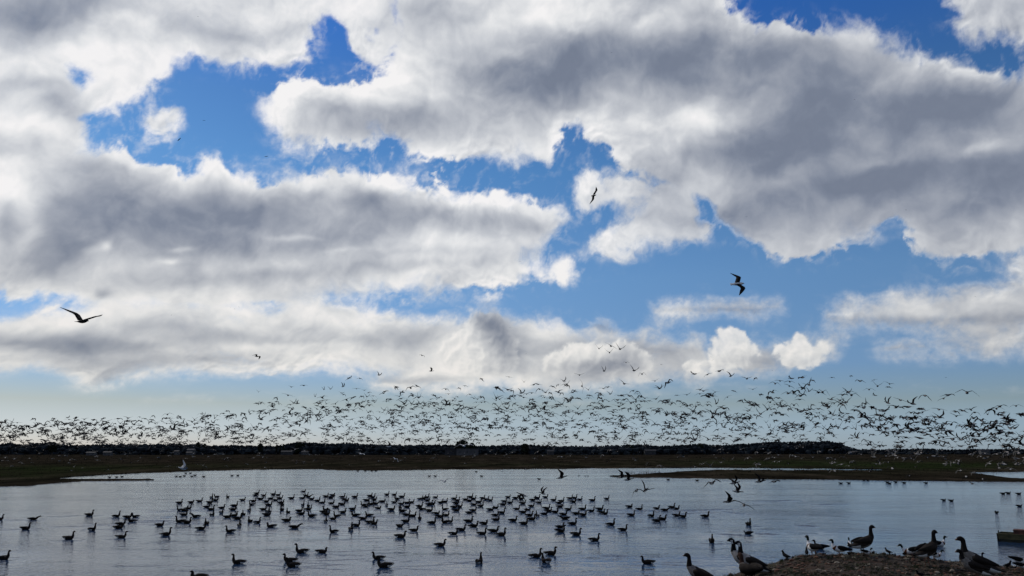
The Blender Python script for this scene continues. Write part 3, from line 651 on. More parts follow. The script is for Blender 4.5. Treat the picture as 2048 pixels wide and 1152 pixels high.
# goose, x forward, z up, waterline or ground at z = 0. neck: list of (x, z) above the chest
def goose_path(z0=0.0, neck='up', stand=False, plump=1.0):
    zb = .375 if stand else .075
    if stand:
        b = [(-.46, zb + .02, .02, .012, 0), (-.38, zb + .00, .055, .025, 1), (-.28, zb - .02, .095, .065, 1), (-.14, zb - .01, .135, .115, 2), (.03, zb + .01, .150, .140, 2), (.17, zb + .05, .135, .135, 2), (.255, zb + .12, .095, .095, 2)]
    else:
        b = [(-.44, zb + .085, .02, .012, 0), (-.37, zb + .065, .055, .022, 1), (-.28, zb + .04, .095, .055, 1), (-.14, zb + .01, .135, .100, 2), (.03, zb, .150, .118, 2), (.17, zb + .02, .135, .115, 2), (.25, zb + .07, .095, .085, 2)]
    x, z = .275, zb + .16
    if neck == 'up':
        nk = [(x + .01, z, .062, .062, 3), (x + .012, z + .09, .042, .046, 3), (x + .012, z + .18, .034, .037, 3), (x + .022, z + .235, .035, .040, 3), (x + .058, z + .262, .038, .042, 3), (x + .098, z + .258, .030, .034, 3), (x + .125, z + .248, .018, .024, 4), (x + .165, z + .236, .010, .008, 4)]
    elif neck == 'mid':
        nk = [(x + .012, z - .01, .062, .062, 3), (x + .020, z + .06, .043, .047, 3), (x + .015, z + .12, .036, .039, 3), (x + .03, z + .165, .037, .042, 3), (x + .068, z + .188, .038, .042, 3), (x + .106, z + .182, .030, .034, 3), (x + .13, z + .17, .018, .024, 4), (x + .168, z + .158, .010, .008, 4)]
    elif neck == 'rest':
        nk = [(x - .005, z - .03, .060, .060, 3), (x - .015, z + .03, .046, .050, 3), (x - .01, z + .075, .040, .042, 3), (x + .025, z + .10, .040, .042, 3), (x + .06, z + .10, .032, .034, 3), (x + .085, z + .092, .018, .022, 4), (x + .12, z + .08, .010, .008, 4)]
    elif neck == 'preen':
        nk = [(x + .02, z - .02, .062, .060, 3), (x + .03, z + .05, .045, .048, 3), (x + .0, z + .11, .040, .042, 3), (x - .05, z + .12, .040, .042, 3), (x - .09, z + .09, .030, .034, 3), (x - .115, z + .065, .018, .022, 4), (x - .14, z + .035, .010, .008, 4)]
    elif neck == 'low':
        nk = [(x + .05, z - .02, .062, .060, 3), (x + .12, z + .02, .045, .048, 3), (x + .19, z + .06, .038, .040, 3), (x + .25, z + .075, .038, .040, 3), (x + .29, z + .065, .030, .032, 3), (x + .315, z + .052, .018, .022, 4), (x + .35, z + .035, .010, .008, 4)]
    nk = [(p[0], p[1], p[2] * (1.28 if p[4] == 3 else 1.1), p[3] * (1.25 if p[4] == 3 else 1.1), p[4]) for p in nk]
    if not stand: nk = [(p[0], z0_ + (p[1] - z0_) * .93, p[2], p[3], p[4]) for p in nk for z0_ in (z,)]
    if stand: b = [(p[0], p[1] - stand * max(0, .2 - p[0]), p[2], p[3], p[4]) for p in b]
    return b + nk
GREY_M = [B_DARK, B_WHITE, B_BROWN, B_HEAD, B_BILL]
def shade_grey(c, s):
    if s == 1 and c[2] > .115 and c[0] > -.36: return 2        # white under the tail, brown above
    return s
def shade_grey_stand(c, s):
    c = (c[0], c[1], c[2] + .36 * max(0, .2 - c[0]))
    if s == 1 and c[2] > .36: return 2
    if s == 2 and c[0] > .13: return 5
    if s == 2 and c[2] < .31: return 5
    return s
def shade_grey_tall(c, s):
    c = (c[0], c[1], c[2] + .16 * max(0, .2 - c[0]))
    if s == 1 and c[2] > .36: return 2
    if s == 2 and c[2] < .32: return 5
    return s
def folded_wing(side, zb=.10, ln=.50, m=None, x0=.19, w=.105, drop=.0, stripe=None, slope=0):
    rows = [(x0, zb + .03, .02, .03, 0), (x0 - .06, zb + .035, .032, .075, 0), (x0 - .20, zb + .05, .034, .085, 0), (x0 - .36, zb + .07 - drop, .026, .055, 0), (x0 - .50, zb + .085 - drop * 2, .014, .024, 0), (x0 - ln - .11, zb + .095 - drop * 3, .005, .006, 0)]
    rows = [(r[0], r[1], r[2], r[3], r[4], side * (w + (.03 if 0 < i < 4 else 0) - (.0 if i < 3 else .022 * (i - 2)))) for i, r in enumerate(rows)]
    rows = [(r[0], r[1] - slope * max(0, .2 - r[0]), *r[2:]) for r in rows]
    return loft(rows, 6, 2, [m or B_DARK], 'wing')
def wing_mesh(side, inner, outer, span=.78, chord=.235, m=None, sweep=1.0, twist=0.0, n=7, tip=None, narrow=1.0):
    """an open wing built of feather-thick sections from the shoulder to the tip"""
    st = np.linspace(0, 1, n); V = []; F = []
    y = .05; z = .03; prev = 0
    for i, s in enumerate(st):
        a = inner if s < .45 else outer
        if i: y += math.cos(a) * (s - prev) * span; z += math.sin(a) * (s - prev) * span
        prev = s
        c = chord * (1.05 - .12 * s if s < .5 else (.99 - .95 * ((s - .5) / .5) ** 1.7)) * narrow; c = max(c, .03)
        le = .13 + sweep * (.16 * s / .45 if s < .45 else .16 - .42 * ((s - .45) / .55) ** 1.3)
        th = .022 * (1 - .75 * s); na = (-math.sin(a), math.cos(a))
        cam_ = .016 * (1 - s)
        for (f, o) in ((0, 0), (.3, th + cam_), (1, -twist * .1), (.4, -th * .4 + cam_)):
            V.append((le - c * f, side * (y + na[0] * o), z + na[1] * o))
    for i in range(n - 1):
        for k in range(4):
            k2 = (k + 1) % 4; q = (i * 4 + k, i * 4 + k2, (i + 1) * 4 + k2, (i + 1) * 4 + k); F.append(q if side > 0 else q[::-1])
    F.append((3, 2, 1, 0)); e = (n - 1) * 4; F.append((e, e + 1, e + 2, e + 3))
    me = bpy.data.meshes.new('wing'); me.from_pydata(V, [], F); me.materials.append(m or B_DARK)
    me.polygons.foreach_set('use_smooth', [True] * len(F)); return me
FLY_PATH = [(-.42, .0, .075, .008, 0), (-.33, .0, .055, .025, 1), (-.22, -.01, .085, .07, 1), (-.05, -.015, .10, .095, 2), (.10, -.01, .09, .09, 2), (.22, .01, .06, .06, 2), (.32, .02, .038, .040, 3), (.43, .03, .030, .032, 3), (.50, .035, .036, .038, 3), (.55, .03, .028, .03, 3), (.575, .025, .016, .018, 4), (.62, .015, .008, .008, 4)]
def shade_fly(c, s):
    if s == 1 and c[2] > .02: return 2
    return s
fly_body = loft(FLY_PATH, 8, 1, [B_DARK, B_PALE, B_BROWN, B_HEAD, B_BILL], 'goose_body', shade=shade_fly)
POSES = {   # name: (inner angle, outer angle) of the wings
 'arched': (R(24), R(-34)), 'raised': (R(38), R(48)), 'level': (R(6), R(-4)), 'pressed': (R(-18), R(-52)), 'shallow': (R(18), R(20)), 'hooped': (R(36), R(-58)), 'high': (R(58), R(74)), 'flat': (R(12), R(-22))}
WORD = {'arched': 'arched wings', 'raised': 'wings raised in a V', 'level': 'wings held level', 'pressed': 'wings pressed down', 'shallow': 'wings in a shallow V', 'hooped': 'wings hooped like a bow', 'high': 'wings flung high', 'flat': 'wings slightly bowed'}
WINGS = {k: (wing_mesh(1, *v), wing_mesh(-1, *v)) for k, v in POSES.items()}
LOW = {}
def low_bird(pose):
    if pose not in LOW:
        b = loft([FLY_PATH[i] for i in (0, 2, 3, 5, 7, 8, 11)], 5, 1, [B_DARK, B_PALE, B_BROWN, B_HEAD, B_BILL], 'low')
        LOW[pose] = join_meshes('low_' + pose, [(b, ID), (wing_mesh(1, *POSES[pose], n=5), ID), (wing_mesh(-1, *POSES[pose], n=5), ID)])
    return LOW[pose]
def place_fly(name, cat, label, group, px, py, wpx, pose, head=0, pitch=0, roll=0, span=1.60, dist=None, body=None, wings=None):
    """wpx: wing span in photograph pixels as if seen square on; head 0 = flying to the right, 90 = away"""
    dep = dist or span * FPX / wpx
    q = at_depth(px, py, dep); 
    if q.z < .25: q = at_depth(px, py, (EYE - .3) / max(1e-3, -(ray(px, py).z / ray(px, py).y)))
    o = link(name, body or fly_body, label=label, cat=cat, group=group)
    o.location = q; o.rotation_euler = Euler((R(roll), R(-pitch), R(head)), 'XYZ')
    s = (wpx * q.y / FPX) / span; o.scale = (s, s, s)
    for w in (wings or WINGS[pose]): link('wing', w, parent=o)
    return o
def swim_variant(neck):
    b = loft(goose_path(neck=neck), 10, 2, GREY_M, 'swimming_goose', shade=shade_grey)
    return join_meshes('swimming_goose_' + neck, [(b, ID), (folded_wing(1), ID), (folded_wing(-1), ID)])
SWIM = {k: swim_variant(k) for k in ('up', 'mid', 'rest', 'preen', 'low')}
SWIM_B = {k: loft(goose_path(neck=k), 12, 3, GREY_M, 'goose_body', shade=shade_grey) for k in ('up', 'mid', 'rest', 'preen', 'low')}
SWIM_W = (folded_wing(1, m=B_BROWN), folded_wing(-1, m=B_BROWN))
ORD = ['', 'first', 'second', 'third', 'fourth', 'fifth', 'sixth', 'seventh', 'eighth', 'ninth', 'tenth', 'eleventh', 'twelfth', 'thirteenth', 'fourteenth', 'fifteenth', 'sixteenth', 'seventeenth', 'eighteenth', 'nineteenth', 'twentieth']
def rank_labels(items, key, fmt, single, cap=20):
    """items with .lab_key; ranks each within its own key from the left"""
    G = {}
    for it in items: G.setdefault(key(it), []).append(it)
    for k, L in G.items():
        L.sort(key=lambda i: i['x'])
        for r, it in enumerate(L, 1):
            it['label'] = single(it) if len(L) == 1 else fmt(it, 'leftmost' if r == 1 else ('rightmost' if r == len(L) else (ORD[r] + ' from left')) if r <= cap else '')
# ------------------------------------------------------------------ the raft of geese on the water
ZA = """145,285,R 330,275,R 460,260,R 650,200,F 735,185,L 620,280,R 710,245,R 910,190,F 1140,240,R 1345,165,R 1365,135,R 1470,165,R 1625,150,R 1700,158,R 1420,225,R 1310,255,R 1290,310,L 1585,215,R 1655,240,R 1515,262,R 1725,212,R 1910,212,R 1745,285,R 1770,318,F 1555,318,R 165,398,L 212,404,R 280,375,R 575,350,R 640,390,R 815,362,R 1010,330,R 985,392,R 805,440,F 1245,405,F 1765,400,F 1860,435,F 1465,390,R 1535,425,F 212,475,R 410,505,L 660,478,F 900,512,R 1005,488,R 1060,535,R 1160,468,F 1520,475,R 165,582,L 258,598,R 480,695,P 580,613,F 1090,650,F 1262,578,F 1368,598,G 955,738,L 1600,662,L 1835,568,R 1955,675,R"""
ZB = """210,103,R 245,168,R 285,188,R 190,212,R 335,225,R 430,250,R 505,285,R 560,182,R 640,202,R 665,162,R 822,190,R 850,228,R 885,248,R 1020,192,R 1255,172,R 1295,195,R 1325,232,R 1200,245,R 1165,318,L 1185,340,R 1235,312,F 1275,305,R 1340,300,R 1455,262,R 1525,153,R 1640,152,R 1760,187,R 1690,222,L 1640,275,R 1522,322,F 1592,392,R 1385,370,R 200,318,F 290,335,F 140,415,R 175,460,R 285,388,R 345,495,L 530,435,R 568,465,R 570,402,L 560,585,F 650,292,R 722,352,R 815,308,R 832,435,R 740,495,L 675,540,R 980,388,R 1035,485,L 1142,535,R 1250,485,L 1260,598,R 1315,615,R 1035,645,R 955,705,F 690,745,L 1725,655,R 1735,820,R 1950,722,R 1820,582,R 1830,475,R 1920,495,R 1775,415,L 1735,375,F 1840,348,R 1750,303,R 1840,285,R 1912,275,R"""
ZC = """160,222,R 205,218,R 262,198,R 270,248,R 300,312,R 345,302,R 400,195,D 145,342,R 190,388,L 295,412,R 480,282,R 545,268,R 555,388,L 412,452,R 152,535,F 345,605,R 462,502,R 565,482,R 565,595,L 615,585,R 692,218,R 742,248,R 722,292,R 690,355,R 772,342,R 725,408,R 870,228,R 950,192,R 930,252,R 1000,218,R 1000,312,R 1080,272,R 1110,335,R 990,405,R 930,442,R 1140,208,R 1195,228,R 1255,242,R 920,580,R 1000,655,R 1160,615,R 678,775,R 800,715,R 1130,775,R 1310,735,M 1430,790,W 1480,258,R 1542,192,R 1462,312,R 1572,282,R 1350,362,R 1262,392,R 1440,442,R 1340,482,R 1350,555,R 1660,208,R 1752,218,R 1772,292,R 1680,382,R 1620,568,R 1790,615,R 1910,335,R 1930,238,R 2000,208,R 1850,395,R 1780,435,R 1880,485,R 1912,545,R 2010,492,F"""
ZD = """240,192,R 140,282,R 370,238,R 455,285,R 490,258,R 470,345,R 255,372,R 290,415,R 392,434,R 120,498,F 222,462,R 625,212,R 700,204,R 782,232,R 675,268,R 980,245,R 1205,218,R 600,388,R 722,455,R 825,385,W 828,478,R 522,468,R 560,535,L 960,412,R 1095,384,R 1122,435,R 1172,458,R 670,618,R 470,668,R 470,735,R 720,785,R 1010,875,R 1270,630,R 1460,712,R 1562,345,D 1722,385,W 1590,482,R 1908,495,R 1992,375,R"""
ZE = """230,400,R 340,352,R 412,378,R 190,545,R 105,572,R 412,488,R 510,505,R 870,500,R 1552,628,F 970,898,F"""
OUT = """65.5,1040,R 50,1059,R 136.5,1078.5,R 178,1031.5,R 183.5,1061,F 232,1034.5,G 264,1044,L 254.5,1036,R 271,1034.5,L 236.5,1057,R 241,1050,R 241.5,1076,R 319,1052,R 331,1071,p 6,1119,W -2,1040,R 477,1127.5,l 397,1158,l 580,1124,l 586,1134,l 604,1106,L 643,1106,D 757,1118.5,l 770,1135,l 880,1092.5,R 958,1126.5,g 1071,1115,R 1101,1110,R 1092.5,1126,a 1296,1127.5,l 1423,1085.5,F"""
SW = []
for txt, ox, oy in ((ZA, 340, 970), (ZB, 580, 970), (ZC, 820, 970), (ZD, 1060, 970), (ZE, 1300, 970)):
    for t in txt.split():
        a, b, c = t.split(','); SW.append(dict(x=ox + float(a) / 7.877, y=oy + float(b) / 7.877 + 1.0, c=c, out=False))
for t in OUT.split():
    a, b, c = t.split(','); SW.append(dict(x=float(a), y=float(b), c=c, out=True))
keep = []
for s in SW:
    if all(abs(s['x'] - k['x']) > 2.2 or abs(s['y'] - k['y']) > 2.2 for k in keep): keep.append(s)
SW = keep
rs = np.random.RandomState(77)
# F facing towards or away, G body away with head turned, R/L side on, P preening, D head drawn in, M mid neck, W wings loosely lifted
ANG = {'R': (0, 16), 'L': (180, 16), 'l': (180, 8), 'F': (90, 14), 'G': (60, 8), 'g': (72, 4), 'P': (20, 5), 'p': (12, 4), 'D': (5, 10), 'M': (0, 8), 'W': (-8, 6), 'a': (125, 5)}
def facing(s):
    return {'R': 'facing right', 'L': 'facing left', 'l': 'facing left', 'F': 'seen end on', 'G': 'turned away', 'g': 'turned away', 'P': 'preening', 'p': 'with ruffled wings', 'D': 'with head drawn in', 'M': 'facing right', 'W': 'facing right', 'a': 'facing away left'}[s['c']]
BANDS = [(992, 'farthest row'), (1000, 'second farthest row'), (1008, 'third farthest row'), (1017, 'fourth farthest row'), (1027, 'middle row'), (1038, 'lower middle row'), (1051, 'second nearest row'), (1200, 'nearest row')]
def band(s):
    if s['x'] > 1200: return 'loose right end'
    for y, w in BANDS:
        if s['y'] <= y: return w
def col(s): return 'at right end' if s['x'] > 1200 else ('left part' if s['x'] < 580 else ('centre left' if s['x'] < 790 else ('centre right' if s['x'] < 985 else 'right part')))
raft = [s for s in SW if not s['out']]
def adj(s): return {'facing right': 'right facing', 'facing left': 'left facing', 'seen end on': 'end on', 'turned away': 'turned away', 'preening': 'preening', 'with head drawn in': 'short necked', 'with ruffled wings': 'ruffled', 'facing away left': 'turned away'}[facing(s)]
def rk(r): return r if 'from' not in r else r.split()[0]
rank_labels(raft, lambda s: (adj(s), band(s), col(s)), lambda s, r: f"{rk(r)} {adj(s)} goose {'from left ' if 'from' in r else ''}in the raft's {band(s)}, {col(s)}", lambda s: f"only {adj(s)} goose in the raft's {band(s)}, {col(s)}")
OL = ['upper goose of two swimming right near the left edge', 'lower goose of two swimming right near the left edge', 'lone goose swimming right, below the pair near the left edge', 'goose swimming right above the end on goose at left', 'goose seen end on, alone left of the loose left group', 'goose turned half away at the top of the loose left group', 'goose facing left behind two others in the loose left group', 'goose facing right half hidden at the back of the loose left group', 'rightmost goose facing left in the loose left group', 'goose facing right in front of its twin in the loose left group', 'goose facing right half hidden behind its twin in the loose left group', 'lowest goose of the loose left group, facing right', 'goose facing right midway between the loose left group and the raft', 'goose with ruffled wings swimming right, left of the raft', 'large near goose cut by the left edge of the picture, facing right', 'goose cut off at the left edge, farther out on the water', 'large near goose facing left, alone in the lower left', 'goose cut off by the bottom edge, facing left', 'upper of two close geese facing left in lower left', 'lower of two close geese facing left in lower left, pale sided', 'small goose facing left, left one of two above the close pair', 'small dark goose with head drawn in, above the close pair', 'upper goose of two overlapping near the bottom centre, facing left', 'lower goose of two overlapping near the bottom centre, facing left', 'lone goose facing right below the right half of the raft', 'lone goose turned away near the bottom centre, upright neck', 'leftmost of three close geese right of bottom centre, facing right', 'rearmost of three close geese right of bottom centre, facing right', 'front goose of three right of bottom centre, turned away', 'lone pale headed goose facing left, near the bottom right of centre', 'goose seen end on above the standing brown goose']
outs = [s for s in SW if s['out']]
for s, t in zip(outs, OL): s['label'] = t
M_NECK = {'F': 'up', 'G': 'up', 'g': 'up', 'P': 'preen', 'p': 'up', 'D': 'rest', 'M': 'mid', 'W': 'up', 'a': 'mid'}
used = set()
for s in sorted(SW, key=lambda s: s['y']):
    q = on_plane(s['x'], s['y'], 0)
    a, j = ANG[s['c']]; yaw = a + rs.normal(0, j * .7)
    if s['c'] == 'F' and rs.rand() < .5: yaw = -yaw
    nk = M_NECK.get(s['c']) or ('up' if rs.rand() < .50 else ('mid' if rs.rand() < .72 else ('rest' if rs.rand() < .6 else 'low')))
    near = s['y'] > 1066
    sc_ = rs.uniform(.84, 1.0)
    me = SWIM_B[nk] if near else SWIM[nk]
    o = link('greylag_goose', me, label=s['label'], cat='goose', group='geese swimming on the lagoon' if s['out'] else 'raft of geese swimming in the middle of the lagoon')
    o.location = (q.x, q.y, -.012); o.rotation_euler = (R(rs.normal(0, 1.5)), R(rs.normal(0, 2)), R(yaw)); o.scale = (sc_, sc_, sc_ * rs.uniform(.95, 1.08))
    if near:
        for w in SWIM_W:
            ww = link('wing', w, parent=o)
            if s['c'] in 'pW': ww.rotation_euler = (0, R(-8), 0)
print('swimmers', len(SW))
# far small ducks and waders
def duck_small():
    b = loft([(-.26, .10, .02, .01, 0), (-.20, .07, .06, .04, 0), (-.05, .05, .09, .075, 1), (.10, .05, .08, .07, 1), (.17, .10, .045, .05, 2), (.18, .16, .032, .034, 2), (.20, .20, .036, .038, 2), (.235, .205, .03, .03, 2), (.26, .195, .016, .012, 3), (.31, .185, .012, .005, 3)], 8, 2, [B_DARK, B_BROWN, B_DARK, B_BLACK], 'duck')
    return join_meshes('small_duck', [(b, ID), (folded_wing(1, .07, .28, B_DARK, .10, .07), ID), (folded_wing(-1, .07, .28, B_DARK, .10, .07), ID)])
DUCK = duck_small()
DK = [(1682, 967.5, 0), (1698, 967, 0), (1728.5, 961.5, 0), (1736, 961.7, 0), (1775, 965.4, 0), (1779.5, 968, 0), (1792, 965, 0), (1809, 966.6, 0), (1852.5, 967, 0), (2006.5, 988.5, 0), (2017, 987.5, 0), (2038, 989, 0), (1888, 1001.6, 0), (1903, 1002.6, 0), (2039.5, 1013.6, 0), (1993, 1026.5, 90), (1078.5, 958.8, 0), (1337, 960, 0), (1394, 961.6, 180), (859, 953, 0), (871, 953, 0), (963.5, 953, 0), (953, 943.8, 0),
      (219.5, 955.2, 0), (233.5, 955, 0), (244.5, 954, 0), (353, 953.5, 0), (361, 954, 0), (369, 952.6, 0), (384, 953.3, 0), (390.5, 951.6, 0), (408, 954, 0), (464.5, 951.8, 0), (476, 951.6, 0), (372, 947, 0), (381, 947, 0), (716, 942.6, 0), (731, 942.4, 0), (744, 942.3, 0), (752, 942.5, 0), (1497, 1049.6, 90), (1495.5, 1068.4, 180)]
def dreg(x, y):
    if y > 1040: return 'small end on duck above the duck with the pale face' if y < 1060 else 'small duck with a pale face swimming left, right of centre'
    if x > 1990 and y < 995: return 'right hand trio far out'
    if x > 1870: return None
    if x > 1650: return 'line close under the far right bank'
    if x < 260: return 'inlet trio behind the left spit'
    if x < 500: return 'row off the left shore'
    if 700 < x < 760: return 'tiny row under the far bank left of centre'
    if 850 < x < 970: return 'tiny foursome on open water in the centre'
    return None
spec = {(1888): 'left one of two ducks far out at right, head up', (1903): 'right one of two ducks far out at right', (2039.5): 'single duck near the right edge below the trio', (1993): 'end on duck far out, above the moored boat', (1078.5): 'tiny duck on open water below the low flying goose', (1337): 'tiny duck under the right spit, swimming right', (1394): 'tiny duck swimming left under the right spit'}
items = [dict(x=x, y=y, a=a, r=dreg(x, y)) for x, y, a in DK]
rank_labels([i for i in items if i['r'] and i['y'] < 1040], lambda i: i['r'], lambda i, r: f"{r} duck in the {i['r']}", lambda i: i['r'])
for i in items:
    lab = i.get('label') or (i['r'] if i['y'] > 1040 else spec[i['x']])
    q = on_plane(i['x'], i['y'], 0); o = link('duck', DUCK, label=lab, cat='duck', group='ducks scattered on the lagoon')
    s_ = {True: 1.0, False: 1.15}[i['y'] > 1000]; o.location = (q.x, q.y, -.01); o.rotation_euler = (0, 0, R(i['a'] + rs.normal(0, 8))); o.scale = (s_,) * 3

# wakes and rings: low ridges standing on the water around the swimming birds
def make_ripples():
    V = []; F = []
    rs = np.random.RandomState(31)
    def strip(pts, w, h):
        n = len(pts); b = len(V)
        for i, (x, y) in enumerate(pts):
            j = min(i + 1, n - 1); k = max(i - 1, 0); dx = pts[j][0] - pts[k][0]; dy = pts[j][1] - pts[k][1]; l_ = math.hypot(dx, dy) + 1e-9; nx_, ny_ = -dy / l_, dx / l_
            f = math.sin(math.pi * min(1, max(0, i / (n - 1)))) ** .5
            for o, z in ((-1, 0), (-.5, .55), (0, 1), (.5, .55), (1, 0)): V.append((x + nx_ * w * o, y + ny_ * w * o, .002 + h * z * f * (.6 + .8 * rs.rand())))
        for i in range(n - 1):
            for q in range(4): a = b + i * 5 + q; F.append((a, a + 5, a + 6, a + 1))
    for s in SW:
        q = on_plane(s['x'], s['y'], 0); a0, _ = ANG[s['c']]; near = s['y'] > 1020
        if near or rs.rand() < .5:
            for r in ((.55, .85) if near else (.7,)):
                a1 = rs.rand() * 6.28; pts = [(q.x + r * math.cos(a1 + t) * 1.15, q.y + r * math.sin(a1 + t)) for t in np.linspace(0, rs.uniform(2.5, 5.2), 22)]
                strip(pts, .09, .011)
        if s['c'] in 'RLlpMW' and rs.rand() < (.75 if near else .3):
            d = -1 if s['c'] in 'RpMW' else 1
            for sg in (-1, 1):
                L_ = rs.uniform(1.5, 5); pts = [(q.x + d * (.2 + L_ * t), q.y + sg * (.12 + .30 * L_ * t) + .04 * math.sin(9 * t)) for t in np.linspace(0, 1, 14)]
                strip(pts, .08, .014)
    # long wakes of birds that have just run across the surface
    for x1, y1, x2, y2 in ((1180, 1027, 1310, 1028), (1215, 1021, 1420, 1022), (1330, 1022, 1480, 1018), (1300, 1031, 1440, 1024), (545, 953, 690, 949), (812, 990, 950, 988), (1440, 1022, 1510, 1030), (1500, 1003, 1620, 1000), (60, 962, 300, 964), (1510, 1068, 1560, 1069), (1430, 1068, 1500, 1072), (280, 1041, 345, 1042), (1620, 1010, 1700, 1008), (1590, 1051, 1640, 1053), (880, 1128, 990, 1126), (1200, 1112, 1260, 1113)):
        a = on_plane(x1, y1, 0); b = on_plane(x2, y2, 0); n = 60
        for k in range(2):
            ph = rs.rand() * 6; pts = [(a.x + (b.x - a.x) * t, a.y + (b.y - a.y) * t + k * .45 + .12 * math.sin(14 * t + ph)) for t in np.linspace(0, 1, n)]
            strip(pts, .12, .022)
    me = bpy.data.meshes.new('ripples'); me.from_pydata(V, [], F); me.polygons.foreach_set('use_smooth', [True] * len(F)); me.materials.append(M_WATER)
    link('ripples', me, kind='stuff', label='wakes and ripple rings spreading around the swimming geese')
make_ripples()
# ------------------------------------------------------------------ the near bank at lower right, its stones and tufts
CREST = [(700,1420),(1000,1320),(1250,1225),(1350,1190),(1440,1155),(1480,1143),(1520,1131),(1560,1121),(1600,1113),(1640,1110),(1680,1107),(1720,1105.5),(1760,1107),(1800,1112),(1850,1117.5),(1900,1122),(1950,1126),(2000,1131),(2048,1137),(2200,1150),(2500,1165),(3200,1180)]
YC = 26.5; KX = CP + .345 * SP
def crest_z(px):
    py = np.interp(px, [c[0] for c in CREST], [c[1] for c in CREST])
    v = (576 - py) / FPX; return EYE + YC * (SP + v * CP) / (CP - v * SP)
def bank_h(x, y):
    y_ = np.maximum(y, 3.0); px = 1024 + FPX * KX * x / y_
    zc = crest_z(px)
    z = zc - .012 * np.clip(YC - y, 0, 30) - np.where(y > YC, .85 * (y - YC) + .25 * (y - YC) ** 2 * 0, 0) - np.where(np.abs(y - YC) < .5, .0, .0)
    z = z + perlin(x / 1.1, y / 1.1, 501) * .055 + perlin(x / .32, y / .32, 502) * .028 + np.abs(perlin(x / .14, y / .14, 503)) * .022
    return np.maximum(z, -1.0)
def bank_hit(px, py, lim=YC + .3):
    d = ray(px, py); ys = np.arange(12, lim, .0135); t = ys / d.y; xs = d.x * t; zs = EYE + d.z * t
    hit = np.nonzero(zs <= bank_h(xs, ys))[0]
    if len(hit): k = hit[0]; return Vector((xs[k], ys[k], zs[k]))
    t = lim / d.y; x = d.x * t
    return Vector((x, lim, float(bank_h(np.array(x), np.array(lim)))))
def make_bank():
    ys = np.concatenate([np.linspace(1.5, 16, 30), np.linspace(16.2, 21, 70), np.linspace(21.05, 28, 165), np.linspace(28.1, 31, 12)])
    pxs = np.concatenate([np.linspace(700, 1380, 50), np.linspace(1384, 2120, 330), np.linspace(2130, 3200, 50)])
    PXg, Yg = np.meshgrid(pxs, ys); X = (PXg - 1024) / FPX * Yg / KX
    Z = bank_h(X, Yg)
    me = grid_mesh('bank', np.stack([X, Yg, Z], -1).reshape(-1, 3), len(ys), len(pxs))
    m = bpy.data.materials.new('muddy_gravel'); m.use_nodes = True; n, l = m.node_tree.nodes, m.node_tree.links
    p = n['Principled BSDF']; p.inputs['Roughness'].default_value = .9; p.inputs['Specular IOR Level'].default_value = .2
    geo = n.new('ShaderNodeNewGeometry')
    def nz(s, d, rgh=.6):
        x = n.new('ShaderNodeTexNoise'); x.inputs['Scale'].default_value = s; x.inputs['Detail'].default_value = d; x.inputs['Roughness'].default_value = rgh; l.new(geo.outputs['Position'], x.inputs['Vector']); return x.outputs['Fac']
    r1 = n.new('ShaderNodeValToRGB'); l.new(nz(3.2, 8, .75), r1.inputs[0]); e = r1.color_ramp.elements
    e[0].position = .33; e[0].color = (.012, .009, .007, 1); e[1].position = .74; e[1].color = (.085, .060, .036, 1); x = e.new(.5); x.color = (.032, .021, .013, 1)
    r2 = n.new('ShaderNodeValToRGB'); l.new(nz(.9, 4), r2.inputs[0]); e = r2.color_ramp.elements; e[0].position = .50; e[0].color = (0, 0, 0, 1); e[1].position = .66; e[1].color = (1, 1, 1, 1)
    mx = n.new('ShaderNodeMix'); mx.data_type = 'RGBA'; l.new(r2.outputs[0], mx.inputs['Factor']); l.new(r1.outputs[0], mx.inputs[6])
    rr = n.new('ShaderNodeValToRGB'); l.new(nz(4.0, 7, .7), rr.inputs[0]); e = rr.color_ramp.elements; e[0].position = .35; e[0].color = (.010, .012, .005, 1); e[1].position = .7; e[1].color = (.045, .042, .018, 1)
    l.new(rr.outputs[0], mx.inputs[7])
    r3 = n.new('ShaderNodeValToRGB'); l.new(nz(.62, 3), r3.inputs[0]); e = r3.color_ramp.elements; e[0].position = .54; e[0].color = (0, 0, 0, 1); e[1].position = .68; e[1].color = (1, 1, 1, 1)
    m2 = n.new('ShaderNodeMix'); m2.data_type = 'RGBA'; m2.blend_type = 'MULTIPLY'; l.new(r3.outputs[0], m2.inputs['Factor']); l.new(mx.outputs[2], m2.inputs[6]); m2.inputs[7].default_value = (1.0, .62, .5, 1)
    l.new(m2.outputs[2], p.inputs['Base Color'])
    b = n.new('ShaderNodeBump'); b.inputs['Distance'].default_value = .05; l.new(nz(9, 6), b.inputs['Height']); l.new(b.outputs[0], p.inputs['Normal'])
    me.materials.append(m); link('bank', me, kind='structure', label='muddy gravel bank rising at the lower right corner')
    rs = np.random.RandomState(12); bv, bf = ICO1
    groups = {'pale': ([], mat('pale_stone', (.24, .20, .15), .85, (.12, .10, .075), 20)), 'dark': ([], mat('dark_stone', (.055, .040, .028), .85, (.022, .016, .012), 20)), 'rust': ([], mat('rusty_stone', (.13, .065, .04), .85, (.06, .03, .02), 20))}
    for i in range(5200):
        y = 17.5 + 9.4 * rs.rand() ** .8; px = rs.uniform(1380, 2110); x = (px - 1024) / FPX * y / KX
        k = 'pale' if rs.rand() < .10 else ('rust' if rs.rand() < .3 else 'dark')
        r = rs.gamma(1.5, .017) + .007; r = min(r, .095)
        groups[k][0].append((x, y, float(bank_h(np.array(x), np.array(y))) + r * .15, r, r * rs.uniform(.45, .8)))
    for k, (L, m_) in groups.items():
        me = lumps('stones', L, 3, jit=.22); me.materials.append(m_)
        link('stones', me, kind='stuff', label={'pale': 'pale pebbles scattered over the muddy bank', 'dark': 'dark stones and clods covering the bank', 'rust': 'rust brown stones among the mud of the bank'}[k])
